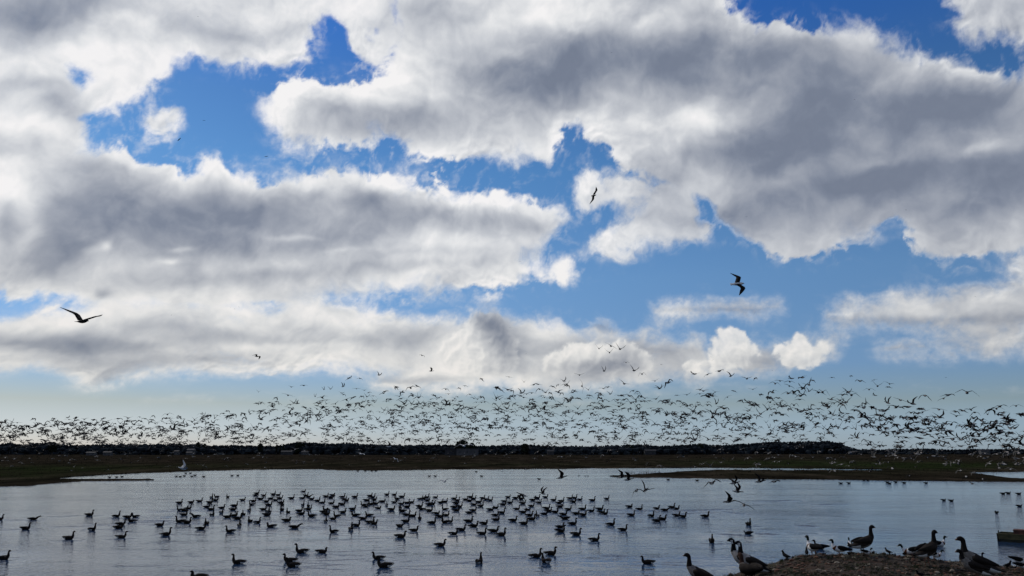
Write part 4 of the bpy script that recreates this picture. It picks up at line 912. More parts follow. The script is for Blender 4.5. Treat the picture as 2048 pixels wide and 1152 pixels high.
    V = []; F = []
    for i in range(3600):
        y = 17.5 + 9.2 * rs.rand(); px = rs.uniform(1400, 2110); x = (px - 1024) / FPX * y / KX
        if perlin(np.array(x / 1.3), np.array(y / 1.3), 520) < .05 and rs.rand() < .8: continue
        z = float(bank_h(np.array(x), np.array(y)))
        for q in range(7):
            a = rs.rand() * 6.28; h = rs.uniform(.03, .11); bx = x + rs.normal(0, .03); by = y + rs.normal(0, .03); b0 = len(V); w = .006
            V.extend([(bx - w, by, z - .01), (bx + w, by, z - .01), (bx + math.cos(a) * h * .6, by + math.sin(a) * h * .6, z + h)]); F.append((b0, b0 + 1, b0 + 2))
    me = bpy.data.meshes.new('bank_grass'); me.from_pydata(V, [], F); me.materials.append(mat('bank_grass_blades', (.045, .055, .018), .8, (.018, .02, .009), 3))
    link('bank_grass', me, kind='stuff', label='short sparse grass growing through the stones of the bank')
make_bank()
def clod(px, w, h, label, name='mud_clod', seed=0):
    q = bank_hit(px, float(np.interp(px, [c[0] for c in CREST], [c[1] for c in CREST])) + 1.0); rs = np.random.RandomState(seed)
    wm, hm = w * q.y / FPX / 2, h * q.y / FPX
    L = [(rs.uniform(-wm, wm) * .7, rs.uniform(-.05, .05), hm * rs.uniform(0, .65), wm * rs.uniform(.25, .5), hm * rs.uniform(.25, .45)) for _ in range(9)]
    me = lumps(name, L, seed, jit=.4); me.materials.append(mat('clod_mud', (.02, .016, .012), .95, (.008, .007, .006), 12, spec=.05)); o = link(name, me, label=label, cat='clod' if name == 'mud_clod' else 'plant', group='dark clods along the crest of the bank'); o.location = q
clod(1762, 17, 9, 'largest dark clod on the bank crest, between the two tall geese', seed=1)
clod(1746, 7, 6, 'small dark clod left of the largest one on the crest', seed=2)
clod(1788, 8, 5, 'low dark clod on the crest right of the perched dark bird', seed=3)
clod(1648, 7, 5, 'low dark clod on the crest between the two left shelducks', seed=4)
clod(1706, 22, 4, 'long low dark clod under the left tall goose', seed=5)
clod(1546, 9, 5, 'dark clod at the left foot of the bank crest', seed=6)
clod(1590, 12, 4, 'flat dark clod right of the first perched dark bird', seed=7)
# ------------------------------------------------------------------ birds standing on the bank
def leg_mesh(x, side, h, foot=.07, m=None):
    bm = bmesh.new()
    def seg_(p0, p1, r0, r1):
        d = Vector(p1) - Vector(p0); r = bmesh.ops.create_cone(bm, segments=6, radius1=r0, radius2=r1, depth=d.length, cap_ends=True)
        bmesh.ops.transform(bm, matrix=Matrix.Translation((Vector(p0) + Vector(p1)) / 2) @ d.to_track_quat('Z', 'Y').to_matrix().to_4x4(), verts=r['verts'])
    y = side * .055
    seg_((x - .015, y, h), (x - .03, y, h * .45), .020, .011); seg_((x - .03, y, h * .46), (x, y, .0), .010, .009)
    v = [bm.verts.new(c) for c in ((x - .015, y, .004), (x + foot, y - .045, .0), (x + foot * 1.3, y, .004), (x + foot, y + .045, .0), (x, y, .016))]
    bm.faces.new((v[0], v[1], v[4])); bm.faces.new((v[1], v[2], v[4])); bm.faces.new((v[2], v[3], v[4])); bm.faces.new((v[3], v[0], v[4])); bm.faces.new((v[0], v[3], v[2], v[1]))
    me = bpy.data.meshes.new('leg'); bm.to_mesh(me); bm.free(); me.materials.append(m or B_LEG); return me
STAND_M = [B_DARK, B_WHITE, B_BROWN, B_HEAD, B_BILL, B_BREAST]
CAN_M = [B_BLACK, B_WHITE, B_BROWN, B_BLACK, B_BLACK, B_PALE, B_WHITE]
def shade_canada(c, s):
    c = (c[0], c[1], c[2] + .36 * max(0, .2 - c[0]))
    if s == 1 and c[2] > .36: return 0
    if s == 2 and c[0] > .08: return 5
    if s == 2 and c[2] < .30: return 5
    if s == 3 and c[0] < .300 and c[2] < .56: return 5
    if s == 3 and .29 < c[0] < .350 and .72 < c[2] < .80 and abs(c[1]) > .012: return 6
    return s
GRAY_STAND = loft(goose_path(neck='up', stand=.36), 14, 3, STAND_M, 'goose_body', shade=shade_grey_stand)
GRAY_TALL = loft(goose_path(neck='up', stand=.16), 14, 3, STAND_M, 'goose_body', shade=shade_grey_tall)
TALL_W = (folded_wing(1, .42, .40, B_BROWN, slope=.18, drop=.008), folded_wing(-1, .42, .40, B_BROWN, slope=.18, drop=.008))
PINK_STAND = loft(goose_path(neck='mid', stand=.36), 14, 3, [B_DARK, B_WHITE, B_BROWN, B_HEAD, B_BILL, B_BREAST], 'goose_body', shade=shade_grey_stand)
CANADA_STAND = loft(goose_path(neck='up', stand=.36), 16, 3, CAN_M, 'goose_body', shade=shade_canada)
STAND_W = (folded_wing(1, .41, .42, B_BROWN, slope=.36, drop=.012), folded_wing(-1, .41, .42, B_BROWN, slope=.36, drop=.012))
GLEG = (leg_mesh(.0, 1, .27), leg_mesh(.0, -1, .27)); CLEG = (leg_mesh(.0, 1, .27, m=B_DLEG), leg_mesh(.0, -1, .27, m=B_DLEG))
def stand(name, cat, label, body, wings, legs, px, py, hpx, yaw, height, dep=None, eyes=None, tilt=0, group=None, flank=None):
    q = at_depth(px, py, dep) if dep else bank_hit(px, py)
    if dep: q.z = min(q.z, float(bank_h(np.array(q.x), np.array(q.y))) + .01) if q.y < YC + .5 else q.z
    o = link(name, body, label=label, cat=cat, group=group); s = hpx * q.y * KX / FPX / height
    o.location = q; o.rotation_euler = (0, R(tilt), R(yaw)); o.scale = (s, s, s)
    for w in wings or (): link('wing', w, parent=o)
    for g in legs or (): link('leg', g, parent=o)
    for p_ in eyes or ():
        bm = bmesh.new(); bmesh.ops.create_icosphere(bm, subdivisions=1, radius=.008); me = bpy.data.meshes.new('eye'); bm.to_mesh(me); bm.free(); me.materials.append(B_BLACK)
        e = link('eye', me, parent=o); e.location = p_
    return o
GE = [(.345, .033, .80), (.345, -.033, .80)]
stand('greylag_goose', 'goose', 'tall greylag standing on the crest facing right, above a crouched shelduck', GRAY_TALL, TALL_W, GLEG, 1727, 1112, 53, 8, .83, eyes=GE)
stand('greylag_goose', 'goose', 'tall greylag standing turned away on the crest, legs fully visible', GRAY_TALL, TALL_W, GLEG, 1856, 1132, 61, 22, .83, eyes=GE)
stand('greylag_goose', 'goose', 'large grey brown goose facing left on the right of the bank', GRAY_STAND, STAND_W, GLEG, 1965, 1158, 72, 166, .83, eyes=GE)
stand('greylag_goose', 'goose', 'goose with head low, half hidden behind the large goose facing left', PINK_STAND, STAND_W, GLEG, 1953, 1160, 50, 165, .73)
stand('greylag_goose', 'goose', 'brown goose facing left at the water, left of the black necked pair', GRAY_STAND, STAND_W, GLEG, 1404, 1178, 60, 160, .83, eyes=GE)
stand('canada_goose', 'goose', 'taller black necked goose with white cheek, rear one of the pair facing left', CANADA_STAND, STAND_W, CLEG, 1494, 1150, 62, 152, .83, eyes=GE)
stand('canada_goose', 'goose', 'front black necked goose with pale breast, broad dark back sloping right', CANADA_STAND, STAND_W, CLEG, 1508, 1154, 61, 166, .83, eyes=GE)
# duck standing in front of the black necked pair
DUCK_M = [B_DARK, B_WHITE, B_BROWN, B_RUFOUS, B_BLACK, B_BREAST]
def dpath(hd=0, x0=0.0, z0=.17):
    return [(-.27, z0 + .06, .015, .008, 0), (-.21, z0 + .05, .045, .025, 0), (-.12, z0 + .03, .075, .065, 2), (.02, z0 + .03, .09, .085, 2), (.11, z0 + .055, .075, .075, 5), (.155, z0 + .11 , .045, .048, 3), (.165, z0 + .165 + hd, .032, .034, 3), (.175, z0 + .215 + hd, .036, .038, 3), (.205, z0 + .235 + hd, .036, .038, 3), (.24, z0 + .225 + hd, .024, .026, 3), (.258, z0 + .215 + hd, .018, .013, 4), (.305, z0 + .20 + hd, .016, .005, 4)]
WIG = loft(dpath(), 10, 2, DUCK_M, 'duck_body'); WIG_W = (folded_wing(1, .19, .28, B_BROWN, .11, .065), folded_wing(-1, .19, .28, B_BROWN, .11, .065))
WIG_L = (leg_mesh(0, 1, .12, .045, B_DLEG), leg_mesh(0, -1, .12, .045, B_DLEG))
stand('duck', 'duck', 'reddish brown duck turned away in front of the black necked pair', WIG, WIG_W, WIG_L, 1497, 1166, 50, 106, .44)
# shelducks: white body, chestnut belt, dark shoulder stripe, dark green head
SH_M = [B_BLACK, B_WHITE, B_CHEST, B_GREEN, B_RED, B_WHITE]
def shpath(water=False):
    z0 = .075 if water else .235
    return [(-.31, z0 + .06, .015, .008, 0), (-.25, z0 + .045, .05, .025, 1), (-.15, z0 + .02, .085, .075, 1), (.0, z0 + .01, .105, .10, 1), (.10, z0 + .03, .10, .098, 2), (.16, z0 + .07, .075, .075, 1), (.195, z0 + .13, .042, .046, 1), (.20, z0 + .185, .031, .034, 3), (.205, z0 + .24, .033, .036, 3), (.225, z0 + .28, .040, .043, 3), (.26, z0 + .285, .038, .040, 3), (.29, z0 + .275, .024, .026, 3), (.31, z0 + .268, .018, .014, 4), (.365, z0 + .272, .018, .006, 4)]
SHEL = loft(shpath(), 12, 2, SH_M, 'duck_body'); SHEL_S = loft(shpath(True), 12, 2, SH_M, 'duck_body')
def sh_wings(zb): return (folded_wing(1, zb, .22, B_BLACK, .06, .046, slope=.12), folded_wing(-1, zb, .22, B_BLACK, .06, .046, slope=.12))
SW_ = sh_wings(.285); SWS = sh_wings(.125); SLEG = (leg_mesh(0, 1, .16, .05), leg_mesh(0, -1, .16, .05))
SG = 'shelducks on and behind the bank'
def shel(px, py, hpx, yaw, label, dep=None, tilt=0, hm=.52): return stand('shelduck', 'duck', label, SHEL, SW_, SLEG, px, py, hpx, yaw, hm, dep=dep, tilt=tilt, group=SG)
shel(1627, 1114, 34, 104, 'leftmost shelduck on the bank, turned away with black and white back')
shel(1677, 1113, 27, 155, 'shelduck facing left, alone on the crest left of the tall goose', tilt=-6)
shel(1733, 1114, 17, 12, 'crouched shelduck under the belly of the left tall goose', tilt=14)
shel(1836, 1112, 36, 10, 'shelduck with head raised facing right, behind the right tall goose')
shel(1826, 1117, 27, 150, 'shelduck with head tucked low beside the right tall goose', tilt=16)
shel(1868, 1121, 22, -6, 'shelduck half hidden behind the legs of the right tall goose', tilt=18)
shel(2040, 1136, 26, -10, 'upper of two shelducks cut by the right edge', tilt=14)
shel(2044, 1144, 22, 0, 'lower of two shelducks cut by the right edge', tilt=12)
def shel_swim(px, py, hpx, yaw, label, m=None):
    q = on_plane(px, py, 0); o = link('shelduck', m or SHEL_S, label=label, cat='duck', group=SG); s = hpx * q.y * KX / FPX / .36
    o.location = (q.x, q.y, -.01); o.rotation_euler = (0, 0, R(yaw)); o.scale = (s, s, s)
    for w in SWS: link('wing', w, parent=o)
shel_swim(1880, 1092, 16.5, 4, 'shelduck swimming right, behind the right tall goose')
shel_swim(1700, 1093, 14, 75, 'small shelduck on the water left of the left tall goose')
shel_swim(1640, 1098, 15, 178, 'dark duck swimming left behind the leftmost shelduck', loft(shpath(True), 10, 2, [B_DARK, B_BROWN, B_DARK, B_DARK, B_BLACK, B_BROWN], 'duck_body'))
shel_swim(1957, 1122, 14, 0, 'dark duck head showing behind the large goose on the right', loft(shpath(True), 10, 2, [B_DARK, B_BROWN, B_DARK, B_DARK, B_BLACK, B_BROWN], 'duck_body'))
# lapwings perched on the crest
LP = loft([(-.17, .11, .02, .008, 0), (-.11, .115, .035, .022, 0), (-.02, .12, .05, .045, 0), (.06, .14, .05, .05, 0), (.10, .18, .032, .034, 0), (.11, .215, .026, .028, 0), (.13, .235, .026, .026, 0), (.155, .23, .012, .012, 0), (.185, .225, .005, .004, 0)], 8, 2, [B_BLACK], 'body')
LCR = loft([(.12, .255, .010, .008, 0), (.09, .27, .006, .005, 0), (.05, .30, .003, .003, 0)], 5, 2, [B_BLACK], 'crest')
LPL = (leg_mesh(0, .4, .10, .03, B_DLEG), leg_mesh(0, -.4, .10, .03, B_DLEG))
for px, py, h, yaw, lab in ((1573, 1121, 18, 115, 'dark lapwing perched on the left slope of the bank'), (1614, 1114, 17, 70, 'dark lapwing at the feet of the leftmost shelduck'), (1778, 1110, 13, 120, 'small dark bird perched right of the largest clod on the crest'), (2016, 1137.5, 15, 8, 'dark lapwing behind the tail of the large goose on the right'), (2031, 1138, 7, 10, 'tiny dark bird at the right end of the crest'), (1842, 1156, 14, 160, 'dark lapwing low on the bank at the bottom edge')):
    o = stand('lapwing', 'bird', lab, LP, (), LPL, px, py, h, yaw, .27, group='dark birds perched on the bank'); link('crest', LCR, parent=o)
# ------------------------------------------------------------------ moored boat at the right edge
def boat():
    q = on_plane(2040, 1086, 0); root = bpy.data.objects.new('rowing_boat', None); C.objects.link(root); root['label'] = 'old mossy wooden punt with a rusty box on deck, cut by the right edge'; root['category'] = 'boat'
    x0 = on_plane(1997, 1083, 0); root.location = (x0.x, x0.y, 0); root.rotation_euler = (0, 0, R(-40))
    mh = mat('mossy_planking', (.11, .09, .04), .85, (.035, .033, .016), 2.2, bump=.02); md = mat('wet_planking', (.030, .027, .014), .6, (.014, .013, .008), 3)
    mr = mat('rusty_box_paint', (.12, .045, .03), .8, (.05, .025, .02), 3)
    L, W = 4.2, 1.3
    ph = boxm
    for k in range(3):
        z0 = .02 + k * .135; boxm('hull_plank', 0 + .02 * (2 - k), L, -.02 * k, .04, z0 if k else -.15, z0 + .128, md if k == 0 else mh, root)
        boxm('hull_plank', 0 + .02 * (2 - k), L, W - .04, W + .02 * k, z0 if k else -.15, z0 + .128, md if k == 0 else mh, root)
    boxm('transom', -.05, .0, -.03, W + .03, -.15, .47, md, root)
    boxm('deck', .0, L, .045, W - .045, .33, .37, mh, root)
    boxm('gunwale', -.06, L, -.07, .035, .425, .47, mh, root); boxm('gunwale', -.06, L, W - .035, W + .07, .425, .47, mh, root)
    boxm('box', .78, 1.85, .25, .95, .37, .66, mr, root); boxm('seat_board', 2.3, 2.6, .04, W - .04, .40, .44, mh, root); boxm('rail', -.02, .03, .3, .36, .42, .62, md, root); boxm('box_lid', .75, 1.88, .22, .98, .662, .70, mr, root)
boat()
# reed stump at the tip of the left spit
def stump(px, py, wpx, hpx, label, n=16, seed=0):
    q = on_plane(px, py, .0); rs = np.random.RandomState(seed); k = q.y / FPX; V = []; F = []
    for i in range(n):
        x = rs.uniform(-.5, .5) * wpx * k; h = hpx * k * rs.uniform(.5, 1); w = .5 * k * rs.uniform(.4, .9); y = rs.uniform(-.3, .3); b = len(V); lx = rs.normal(0, .25) * h * .5
        V.extend([(x - w, y, -.1), (x + w, y, -.1), (x, y + w, -.1), (x + lx, y, h)]); F.extend([(b, b + 1, b + 3), (b + 1, b + 2, b + 3), (b + 2, b, b + 3)])
    me = bpy.data.meshes.new('reed_clump'); me.from_pydata(V, [], F); me.materials.append(mat('reed_stalks', (.03, .028, .018), .9, (.01, .01, .007), 4)); o = link('reed_clump', me, label=label, cat='reeds'); o.location = q
stump(296, 961, 7, 7.5, 'dark reed stump at the tip of the left spit', seed=1)
stump(1172, 952.5, 11, 4, 'sparse reed clump standing in open water right of centre', 14, seed=2)
stump(1158, 952, 5, 4, 'small reed tuft left of the sparse clump in open water', 8, seed=3)
stump(1300, 948, 40, 9, 'dead branching reeds at the tip of the right spit', 46, seed=4)
stump(1262, 947, 14, 6, 'thin reed stems left of the dead branching reeds', 16, seed=5)
# ------------------------------------------------------------------ birds in the air
GM = [B_GREY, B_WHITE, B_WHITE, B_WHITE, B_BILL]
gull_body = loft([(-.30, .0, .075, .008, 1), (-.20, .0, .05, .022, 1), (-.08, 0, .068, .058, 2), (.06, 0, .078, .072, 2), (.17, .01, .062, .062, 3), (.24, .02, .044, .046, 3), (.285, .02, .026, .028, 4), (.33, .01, .008, .008, 4)], 9, 2, GM, 'gull_body')
dgull_body = loft([(-.24, .0, .06, .006, 0), (-.17, .0, .035, .015, 0), (-.08, 0, .045, .038, 0), (.04, 0, .055, .05, 0), (.13, .01, .045, .045, 0), (.19, .02, .032, .034, 0), (.235, .02, .022, .024, 0), (.28, .01, .008, .008, 0)], 9, 2, [B_HEAD], 'gull_body')
def gwings(i, o, m, i2=None, o2=None, sweep=.85):
    return (wing_mesh(1, R(i), R(o), .62, .24, m, sweep, n=9, narrow=.92), wing_mesh(-1, R(i if i2 is None else i2), R(o if o2 is None else o2), .62, .24, m, sweep, n=9, narrow=.92))
def gull(label, px, py, wpx, i, o, head, roll=0, pitch=0, dark=False, m=None, i2=None, o2=None, name='gull', cat='gull'):
    return place_fly(name, cat, label, 'gulls in the air', px, py, wpx, None, head, pitch, roll, 1.28, body=dgull_body if dark else gull_body, wings=gwings(i, o, m or (B_HEAD if dark else B_GREY), i2, o2))
gull('largest gull, gliding with both wings raised low in the left sky', 164, 643, 96, 40, 33, 84, 0, 10, True, B_HEAD, i2=22, o2=8)
gull('large gull banking on one wing in the right half of the sky', 1474, 568, 60, 16, -14, 6, 60, 4, m=B_HEAD)
gull('gull banking steeply above the middle of the sky', 1187.5, 391, 40, 6, -8, 40, -46, 18, True)
gull('dark gull with bent wings below the lowest cloud deck at left', 513, 713, 26, 30, -42, 60, 24, 0, True)
gull('tiny dark gull in the blue gap at upper left, lower one', 358, 279, 11, 20, -10, 60, -30, 0, True)
gull('tiny dark gull in the blue gap at upper left, upper one', 408, 241, 8, 10, -10, 80, 10, 0, True)
gull('tiny dark arched gull in the blue gap left of centre', 533, 313, 11, 24, -40, 80, 0, 0, True)
gull('white gull with raised wings against the left marsh', 364, 937, 34, 40, 44, 50, 30, -20, m=B_WHITE)
gull('white gull with long arched wings in front of the pale shed', 928, 892, 42, 22, -26, 84, -6, 0, m=B_WHITE)
gull('pale gull with spread wings low over the water below the shed', 889, 963, 38, 26, -14, 80, -12, 0, m=B_GREY)
gull('pale gull with one wing bent down against the brown marsh left of the shed', 790, 918, 20, 16, -50, 80, 22, 0, m=B_WHITE)
gull('white bodied gull with a dark upright wing on the left of the shed', 777, 893, 22, 60, 76, 10, 0, 0, m=B_HEAD)
gull('small gull skimming the water right of the low spread winged gull', 1004, 943, 17, 14, 4, 88, 0, 0, True)
gull('pale gull gliding over the far marsh right of the poplars', 722, 908, 20, 12, -8, 60, 10, 0, m=B_WHITE)
for k, (x, y, w) in enumerate([(1040, 523, 5), (1052, 708, 6), (1308, 604, 4), (1812, 420, 5), (1950, 593, 5), (1223, 105, 4), (1460, 60, 4), (1709, 199, 4), (1422, 451, 4), (1493, 433, 4), (396, 33, 4), (460, 614, 4), (469, 618, 4), (478, 614, 4), (1020, 655, 4), (1323, 729, 8), (1422, 714, 5), (1425, 720, 5), (1545, 741, 4), (1892, 755, 6), (343, 630, 4), (978, 686, 3)]):
    lab = ['speck of a bird between the two right tips of the left cloud', 'dark speck of a bird right of the central cumulus head', 'speck of a bird left of the thin cloud streak at right', 'speck of a bird on the grey cloud at right, below centre', 'speck of a bird above the right cloud streak', 'speck of a bird on the dark cloud at top centre', 'speck of a bird on the cloud edge at top right of centre', 'speck of a bird on the grey cloud at upper right', 'speck of a bird below the blue notch right of centre', 'speck of a bird right of the blue notch on the cloud rim', 'speck of a bird on the bright cloud at top left', 'left one of three specks of birds in the left cloud deck', 'lowest one of three specks of birds in the left cloud deck', 'right one of three specks of birds in the left cloud deck', 'speck of a bird at the crown of the central cumulus', 'small upright bird right of the compact group above the flock', 'upper speck of a pair left of the puffy low cloud at right', 'lower speck of a pair left of the puffy low cloud at right', 'speck of a bird below the puffy low clouds at right', 'small bird above the largest flying goose at right', 'speck of a bird right of the largest gull', 'faint speck of a bird on the central cumulus head'][k]
    gull(lab, x, y, w, 20, -30, 70 + 10 * (k % 4), 0, 0, True, name='distant_bird', cat='bird')
# lit look put into pale bellies and forewings of geese over dark land
B_WINGP = F_('lit_forewing_feathers', (.10, .095, .085))
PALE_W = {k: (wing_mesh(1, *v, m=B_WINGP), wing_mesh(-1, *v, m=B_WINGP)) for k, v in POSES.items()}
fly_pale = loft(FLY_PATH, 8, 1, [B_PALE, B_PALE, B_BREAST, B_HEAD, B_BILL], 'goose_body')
rs = np.random.RandomState(2024)
NAMED = [  # x, y, span px, pose, heading, roll, pitch, label
 (1122, 955, 36, 'high', 8, 6, 10, 'goose flying right just off the water with one wing straight up, right of centre'),
 (1243, 954, 34, 'raised', -10, -20, 14, 'rear goose of two crossing the tip of the right spit'),
 (1256, 959, 34, 'high', 4, 0, 8, 'front goose of two crossing the tip of the right spit, body in full profile'),
 (1273, 981, 40, 'pressed', 70, -20, 6, 'left goose of two low over the churned water, wings pressed down'),
 (1291, 980, 42, 'raised', 60, 32, 10, 'right goose of two low over the churned water, wing stretched up right'),
 (1424, 966, 46, 'arched', 52, -18, 6, 'goose with one wing hanging down in front of the right spit'),
 (1468, 966, 38, 'raised', 20, -14, 6, 'upper goose of three bunched over the right water'),
 (1474, 983, 38, 'high', 12, -16, -8, 'middle goose of three bunched over the right water, wings up'),
 (1457, 1003, 40, 'high', 2, 26, 6, 'lowest goose of three bunched over the right water, feet trailing'),
 (1488, 1010, 44, 'level', 74, 24, 4, 'goose skimming the water with one wing stretched to upper right'),
 (1519, 963, 38, 'raised', 16, 18, 6, 'goose taking off right of the bunched three, near wing raised'),
 (1549, 963, 32, 'flat', 30, -8, 6, 'goose with feet hanging at the right of the low flying group'),
 (1046, 990, 38, 'pressed', 160, 0, 16, 'goose landing with cupped wings at the upper edge of the raft'),
 (1086, 987, 30, 'high', 140, 10, 10, 'goose landing with an upright wing right of the cupped wing goose'),
 (1934, 785, 50, 'arched', 62, 10, 6, 'largest flying goose, one broad wing arched over at upper right'),
 (1896, 790, 32, 'flat', 30, 0, 4, 'goose just left of the largest flying goose'),
 (1887, 797, 26, 'level', 70, -24, 4, 'goose below the one left of the largest flying goose'),
 (1850, 791, 34, 'pressed', 80, 8, 4, 'goose with drooping wings leading the small high line at right'),
 (1801, 800, 30, 'level', 80, 20, 2, 'lone goose with level tilted wings left of the small high line at right'),
 (1645, 784, 40, 'hooped', 70, 6, 4, 'large goose with hooped wings at the upper left of the right cluster'),
 (1703, 790, 40, 'arched', 62, 6, 6, 'large goose with broad arched wings in the right cluster'),
 (1728, 815, 40, 'raised', 50, -30, 6, 'large goose with one wing down left in the right cluster'),
 (1693, 804, 28, 'raised', 88, 0, 2, 'goose making a clean V below the broad arched goose'),
 (1755, 772, 32, 'raised', 66, 10, 2, 'goose with long raised wings at the top right of the right cluster'),
 (1738, 779, 26, 'arched', 70, 0, 2, 'goose with drooping tips below the long raised wings'),
 (1425, 834, 44, 'flat', 64, 62, 10, 'goose banked on edge, a thick slanting bar left of the right cluster'),
 (1164, 772, 30, 'flat', 88, 80, 10, 'goose banked upright, a short thick bar above the middle of the flock'),
 (1390, 880, 36, 'high', 60, 0, 6, 'large goose with both wings flung up above the left end of the ridge'),
 (1336, 765, 36, 'hooped', 50, -30, 6, 'large goose with a hanging right wing in the upper middle of the flock'),
 (1843, 905, 40, 'high', 76, -6, 6, 'goose with tall upright wings against the right hedges'),
 (1198, 697, 22, 'raised', 80, 6, 2, 'leftmost goose of the compact group high above the flock'),
 (1222, 692, 28, 'level', 70, 30, 2, 'upper goose of the compact group high above the flock'),
 (1219, 705, 26, 'raised', 80, -4, 2, 'lowest goose of the compact group high above the flock'),
 (1240, 698, 30, 'raised', 70, 14, 2, 'rightmost goose of the compact group high above the flock'),
 (1252, 725, 18, 'arched', 84, 0, 2, 'arched goose just below the compact group'),
 (1268, 741, 28, 'raised', 60, 16, 2, 'goose with raised wings second below the compact group'),
 (1284, 748, 26, 'hooped', 80, -6, 2, 'goose with hooped wings on the right below the compact group'),
 (1208, 742, 22, 'high', 60, 0, 2, 'goose with upright wings below left of the compact group'),
 (1159, 750, 24, 'shallow', 84, 0, 2, 'goose in a shallow V at the upper fringe right of centre'),
 (844, 711, 16, 'arched', 74, 20, 2, 'small lone goose with bent wings above the left middle of the flock'),
 (862, 742, 17, 'high', 20, 0, 2, 'small lone goose with one wing up above the left middle of the flock'),
 (758, 750, 18, 'raised', 60, 16, 2, 'goose with long raised wings at the top of the flock left of centre'),
 (1966, 958, 34, 'arched', 70, 14, 2, 'pale backed goose low over the small pond at far right'),
 (1944, 967, 30, 'level', 74, 26, 2, 'goose stretched flat just above the water below the right pond'),
 (1932, 953, 30, 'pressed', 70, -20, 2, 'goose with drooped wings at the bank left of the right pond'),
 (1998, 936, 30, 'level', 76, 8, 2, 'pale goose with level wings over the right pond'),
]
for x, y, w, pose, hd, rl, pt, lab in NAMED:
    pal = 905 < y < 958 and x > 1700
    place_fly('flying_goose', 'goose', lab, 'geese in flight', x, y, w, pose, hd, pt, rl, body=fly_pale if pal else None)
FLOCK_TOP = [(-200, 842), (0, 836), (60, 832), (260, 828), (330, 824), (440, 820), (500, 812), (520, 785), (600, 776), (700, 758), (800, 758), (1000, 755), (1150, 752), (1290, 748), (1450, 746), (1560, 752), (1700, 755), (1780, 768), (1800, 792), (1900, 800), (2050, 808), (2250, 800)]
def topf(x): return np.interp(x, [p[0] for p in FLOCK_TOP], [p[1] for p in FLOCK_TOP])
pool = []
fixed = [(517, 784, 12, 'raised'), (583, 774, 14, 'shallow'), (607, 771, 18, 'level'), (648, 779, 14, 'high'), (661, 778, 16, 'raised'), (686, 773, 18, 'high'), (698, 756, 20, 'level'), (720, 757, 15, 'arched'), (1018, 754, 16, 'level'), (963, 758, 17, 'arched'), (1048, 764, 15, 'raised'), (1128, 762, 20, 'raised'), (1116, 770, 14, 'arched'), (1068, 769, 20, 'level'), (1439, 742, 26, 'level'), (1462, 752, 24, 'raised'), (1389, 748, 24, 'shallow'), (1415, 749, 22, 'flat'), (1510, 757, 16, 'hooped'), (1604, 755, 26, 'level'), (1664, 755, 16, 'flat'), (1703, 752, 12, 'arched'), (1560, 762, 22, 'level'), (1583, 757, 22, 'shallow'), (1626, 761, 18, 'hooped'), (1779, 768, 18, 'shallow'), (1748, 760, 14, 'flat'), (1720, 762, 26, 'arched'), (1590, 788, 16, 'hooped'), (1560, 806, 20, 'arched'), (1875, 860, 24, 'raised'), (1800, 895, 28, 'shallow'), (1760, 893, 26, 'raised'), (1735, 890, 30, 'flat'), (1845, 865, 34, 'flat'), (1840, 876, 34, 'level'), (1868, 882, 26, 'pressed'), (1905, 878, 44, 'level'), (1952, 885, 24, 'flat'), (1990, 876, 30, 'pressed'), (2010, 893, 40, 'flat'), (2030, 880, 36, 'level'), (2036, 897, 30, 'arched'), (1940, 895, 26, 'arched'), (1722, 834, 26, 'high'), (1676, 856, 30, 'high'), (1650, 838, 16, 'flat')]
for x, y, w, p in fixed: pool.append(dict(x=x, y=y, w=w, p=p))
names = list(POSES); pr = np.array([.27, .13, .11, .07, .12, .14, .02, .14]); pr /= pr.sum()
N = 0
while N < 3300:
    x = rs.uniform(-90, 2140); tp = topf(x)
    # thin at the ends, dense in the middle reach
    dx = np.interp(x, [-100, 200, 500, 700, 1000, 1400, 1700, 1900, 2140], [.95, 1.0, .75, .95, 1.0, .80, .50, .42, .42])
    if rs.rand() > dx: continue
    f = rs.beta(2.6, 1.6) if x > 480 else rs.beta(2.0, 1.4)
    if f < .05: continue
    y = tp + (897 - tp) * f
    cl = perlin(np.array(x / 46.), np.array(y / 13.), 601)
    if cl < -.10 and rs.rand() < .72: continue
    base = np.interp(x, [0, 500, 1000, 1400, 1750, 2048], [11.5, 12.6, 13.6, 15.5, 18, 20])
    w = 1.30 * base * math.exp(rs.normal(0, .20)) * (1.22 - .42 * f)
    pool.append(dict(x=x, y=y, w=min(w, 36), p=names[rs.choice(8, p=pr)])); N += 1
# birds lower down, seen against the dark marsh
N = 0
while N < 330:
    x = rs.uniform(-60, 2120); 
    if rs.rand() > np.interp(x, [0, 500, 1000, 1500, 1800, 2100], [.6, .55, .4, .75, 1.0, .9]): continue
    f = rs.beta(1.2, 2.0); y = 898 + (56 if x > 1500 else 46) * f
    base = np.interp(x, [0, 1000, 1500, 1800, 2100], [13, 11, 17, 21, 24])
    pool.append(dict(x=x, y=y, w=base * math.exp(rs.normal(0, .22)), p=names[rs.choice(8, p=pr)], land=True)); N += 1
for b in pool:
    b['head'] = (90 if rs.rand() < .62 else -90) + rs.normal(0, 26); b['roll'] = rs.normal(0, 13); b['pitch'] = rs.normal(4, 6)
pool.sort(key=lambda b: -b['w'] * (1.15 if b['y'] < 897 else 1.0))
n_ind = 300 - len(NAMED)
ind, rest = [b for b in pool if -10 < b['x'] < 2058][:n_ind], []
ids = set(map(id, ind)); rest = [b for b in pool if id(b) not in ids]
def bnd(b): return 'highest' if b['y'] < 785 else ('upper' if b['y'] < 815 else ('middle' if b['y'] < 845 else ('lower' if b['y'] < 875 else ('lowest' if b['y'] < 898 else 'marsh level'))))
def zone(b):
    x = b['x']
    return 'over the left woodland' if x < 500 else ('above three small poplars' if x < 760 else ('over the pale shed' if x < 1100 else ('between shed and ridge' if x < 1440 else ('over the wooded ridge' if x < 1705 else ('over low right hedges' if x < 1880 else 'near the right edge')))))
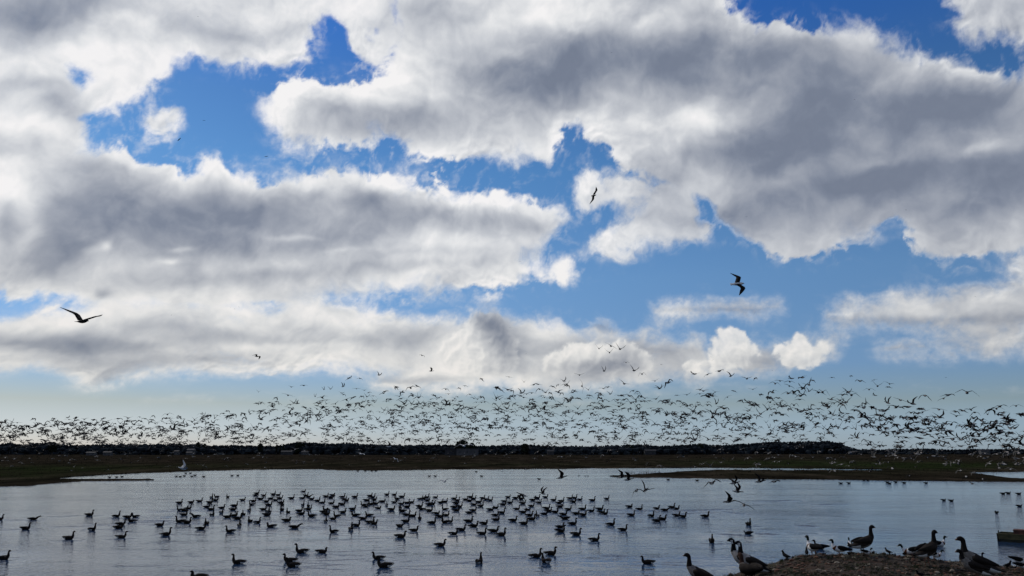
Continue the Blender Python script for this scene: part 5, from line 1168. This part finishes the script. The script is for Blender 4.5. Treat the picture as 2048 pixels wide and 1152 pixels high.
def fl(b, r): return f"{r.split()[0] + ' ' if r else ''}goose {'from left, ' if 'from' in r else 'with '}{WORD[b['p']]}, {bnd(b)} flock, {zone(b)}"
rank_labels(ind, lambda b: (b['p'], bnd(b), zone(b)), fl, lambda b: f"only goose with {WORD[b['p']]}, {bnd(b)} flock, {zone(b)}")
for b in ind:
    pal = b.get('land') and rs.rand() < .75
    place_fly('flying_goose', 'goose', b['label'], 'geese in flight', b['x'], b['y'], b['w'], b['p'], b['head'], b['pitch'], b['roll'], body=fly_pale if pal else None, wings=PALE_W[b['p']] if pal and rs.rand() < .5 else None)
# everything smaller: one flock mesh
Vs, Fs, Ms, mats_ = [], [], [], []
off = 0
PAL = {}
def pale_low(p):
    if p not in PAL:
        b = loft([FLY_PATH[i] for i in (0, 2, 3, 5, 7, 8, 11)], 5, 1, [B_PALE, B_PALE, B_BREAST, B_HEAD, B_BILL], 'low')
        PAL[p] = join_meshes('low_pale_' + p, [(b, ID), (wing_mesh(1, *POSES[p], n=5, m=B_WINGP), ID), (wing_mesh(-1, *POSES[p], n=5, m=B_WINGP), ID)])
    return PAL[p]
cache = {}
def arrs(me):
    if me.name not in cache:
        v = np.empty(len(me.vertices) * 3); me.vertices.foreach_get('co', v)
        cache[me.name] = (v.reshape(-1, 3), [tuple(p.vertices) for p in me.polygons], [me.materials[p.material_index] for p in me.polygons])
    return cache[me.name]
for b in rest:
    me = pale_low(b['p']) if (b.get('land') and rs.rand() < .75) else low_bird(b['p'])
    v, f, ms = arrs(me)
    dep = 1.6 * FPX / b['w']; q = at_depth(b['x'], b['y'], dep)
    if q.z < .6: q = at_depth(b['x'], b['y'], (EYE - .9) / max(1e-3, -(ray(b['x'], b['y']).z / ray(b['x'], b['y']).y)))
    s = b['w'] * q.y / FPX / 1.6
    M = (Matrix.Translation(q) @ Euler((R(b['roll']), R(-b['pitch']), R(b['head'])), 'XYZ').to_matrix().to_4x4() @ Matrix.Scale(s, 4))
    M = np.array(M); Vs.append(v @ M[:3, :3].T + M[:3, 3])
    for pf, m in zip(f, ms):
        if m not in mats_: mats_.append(m)
        Fs.append(tuple(off + i for i in pf)); Ms.append(mats_.index(m))
    off += len(v)
me = bpy.data.meshes.new('flock'); me.from_pydata(np.concatenate(Vs).tolist(), [], Fs)
for m in mats_: me.materials.append(m)
me.polygons.foreach_set('material_index', Ms)
link('flock', me, kind='stuff', label='dense distant flock of geese streaming over the horizon')
print('flock rest', len(rest), 'faces', len(Fs))
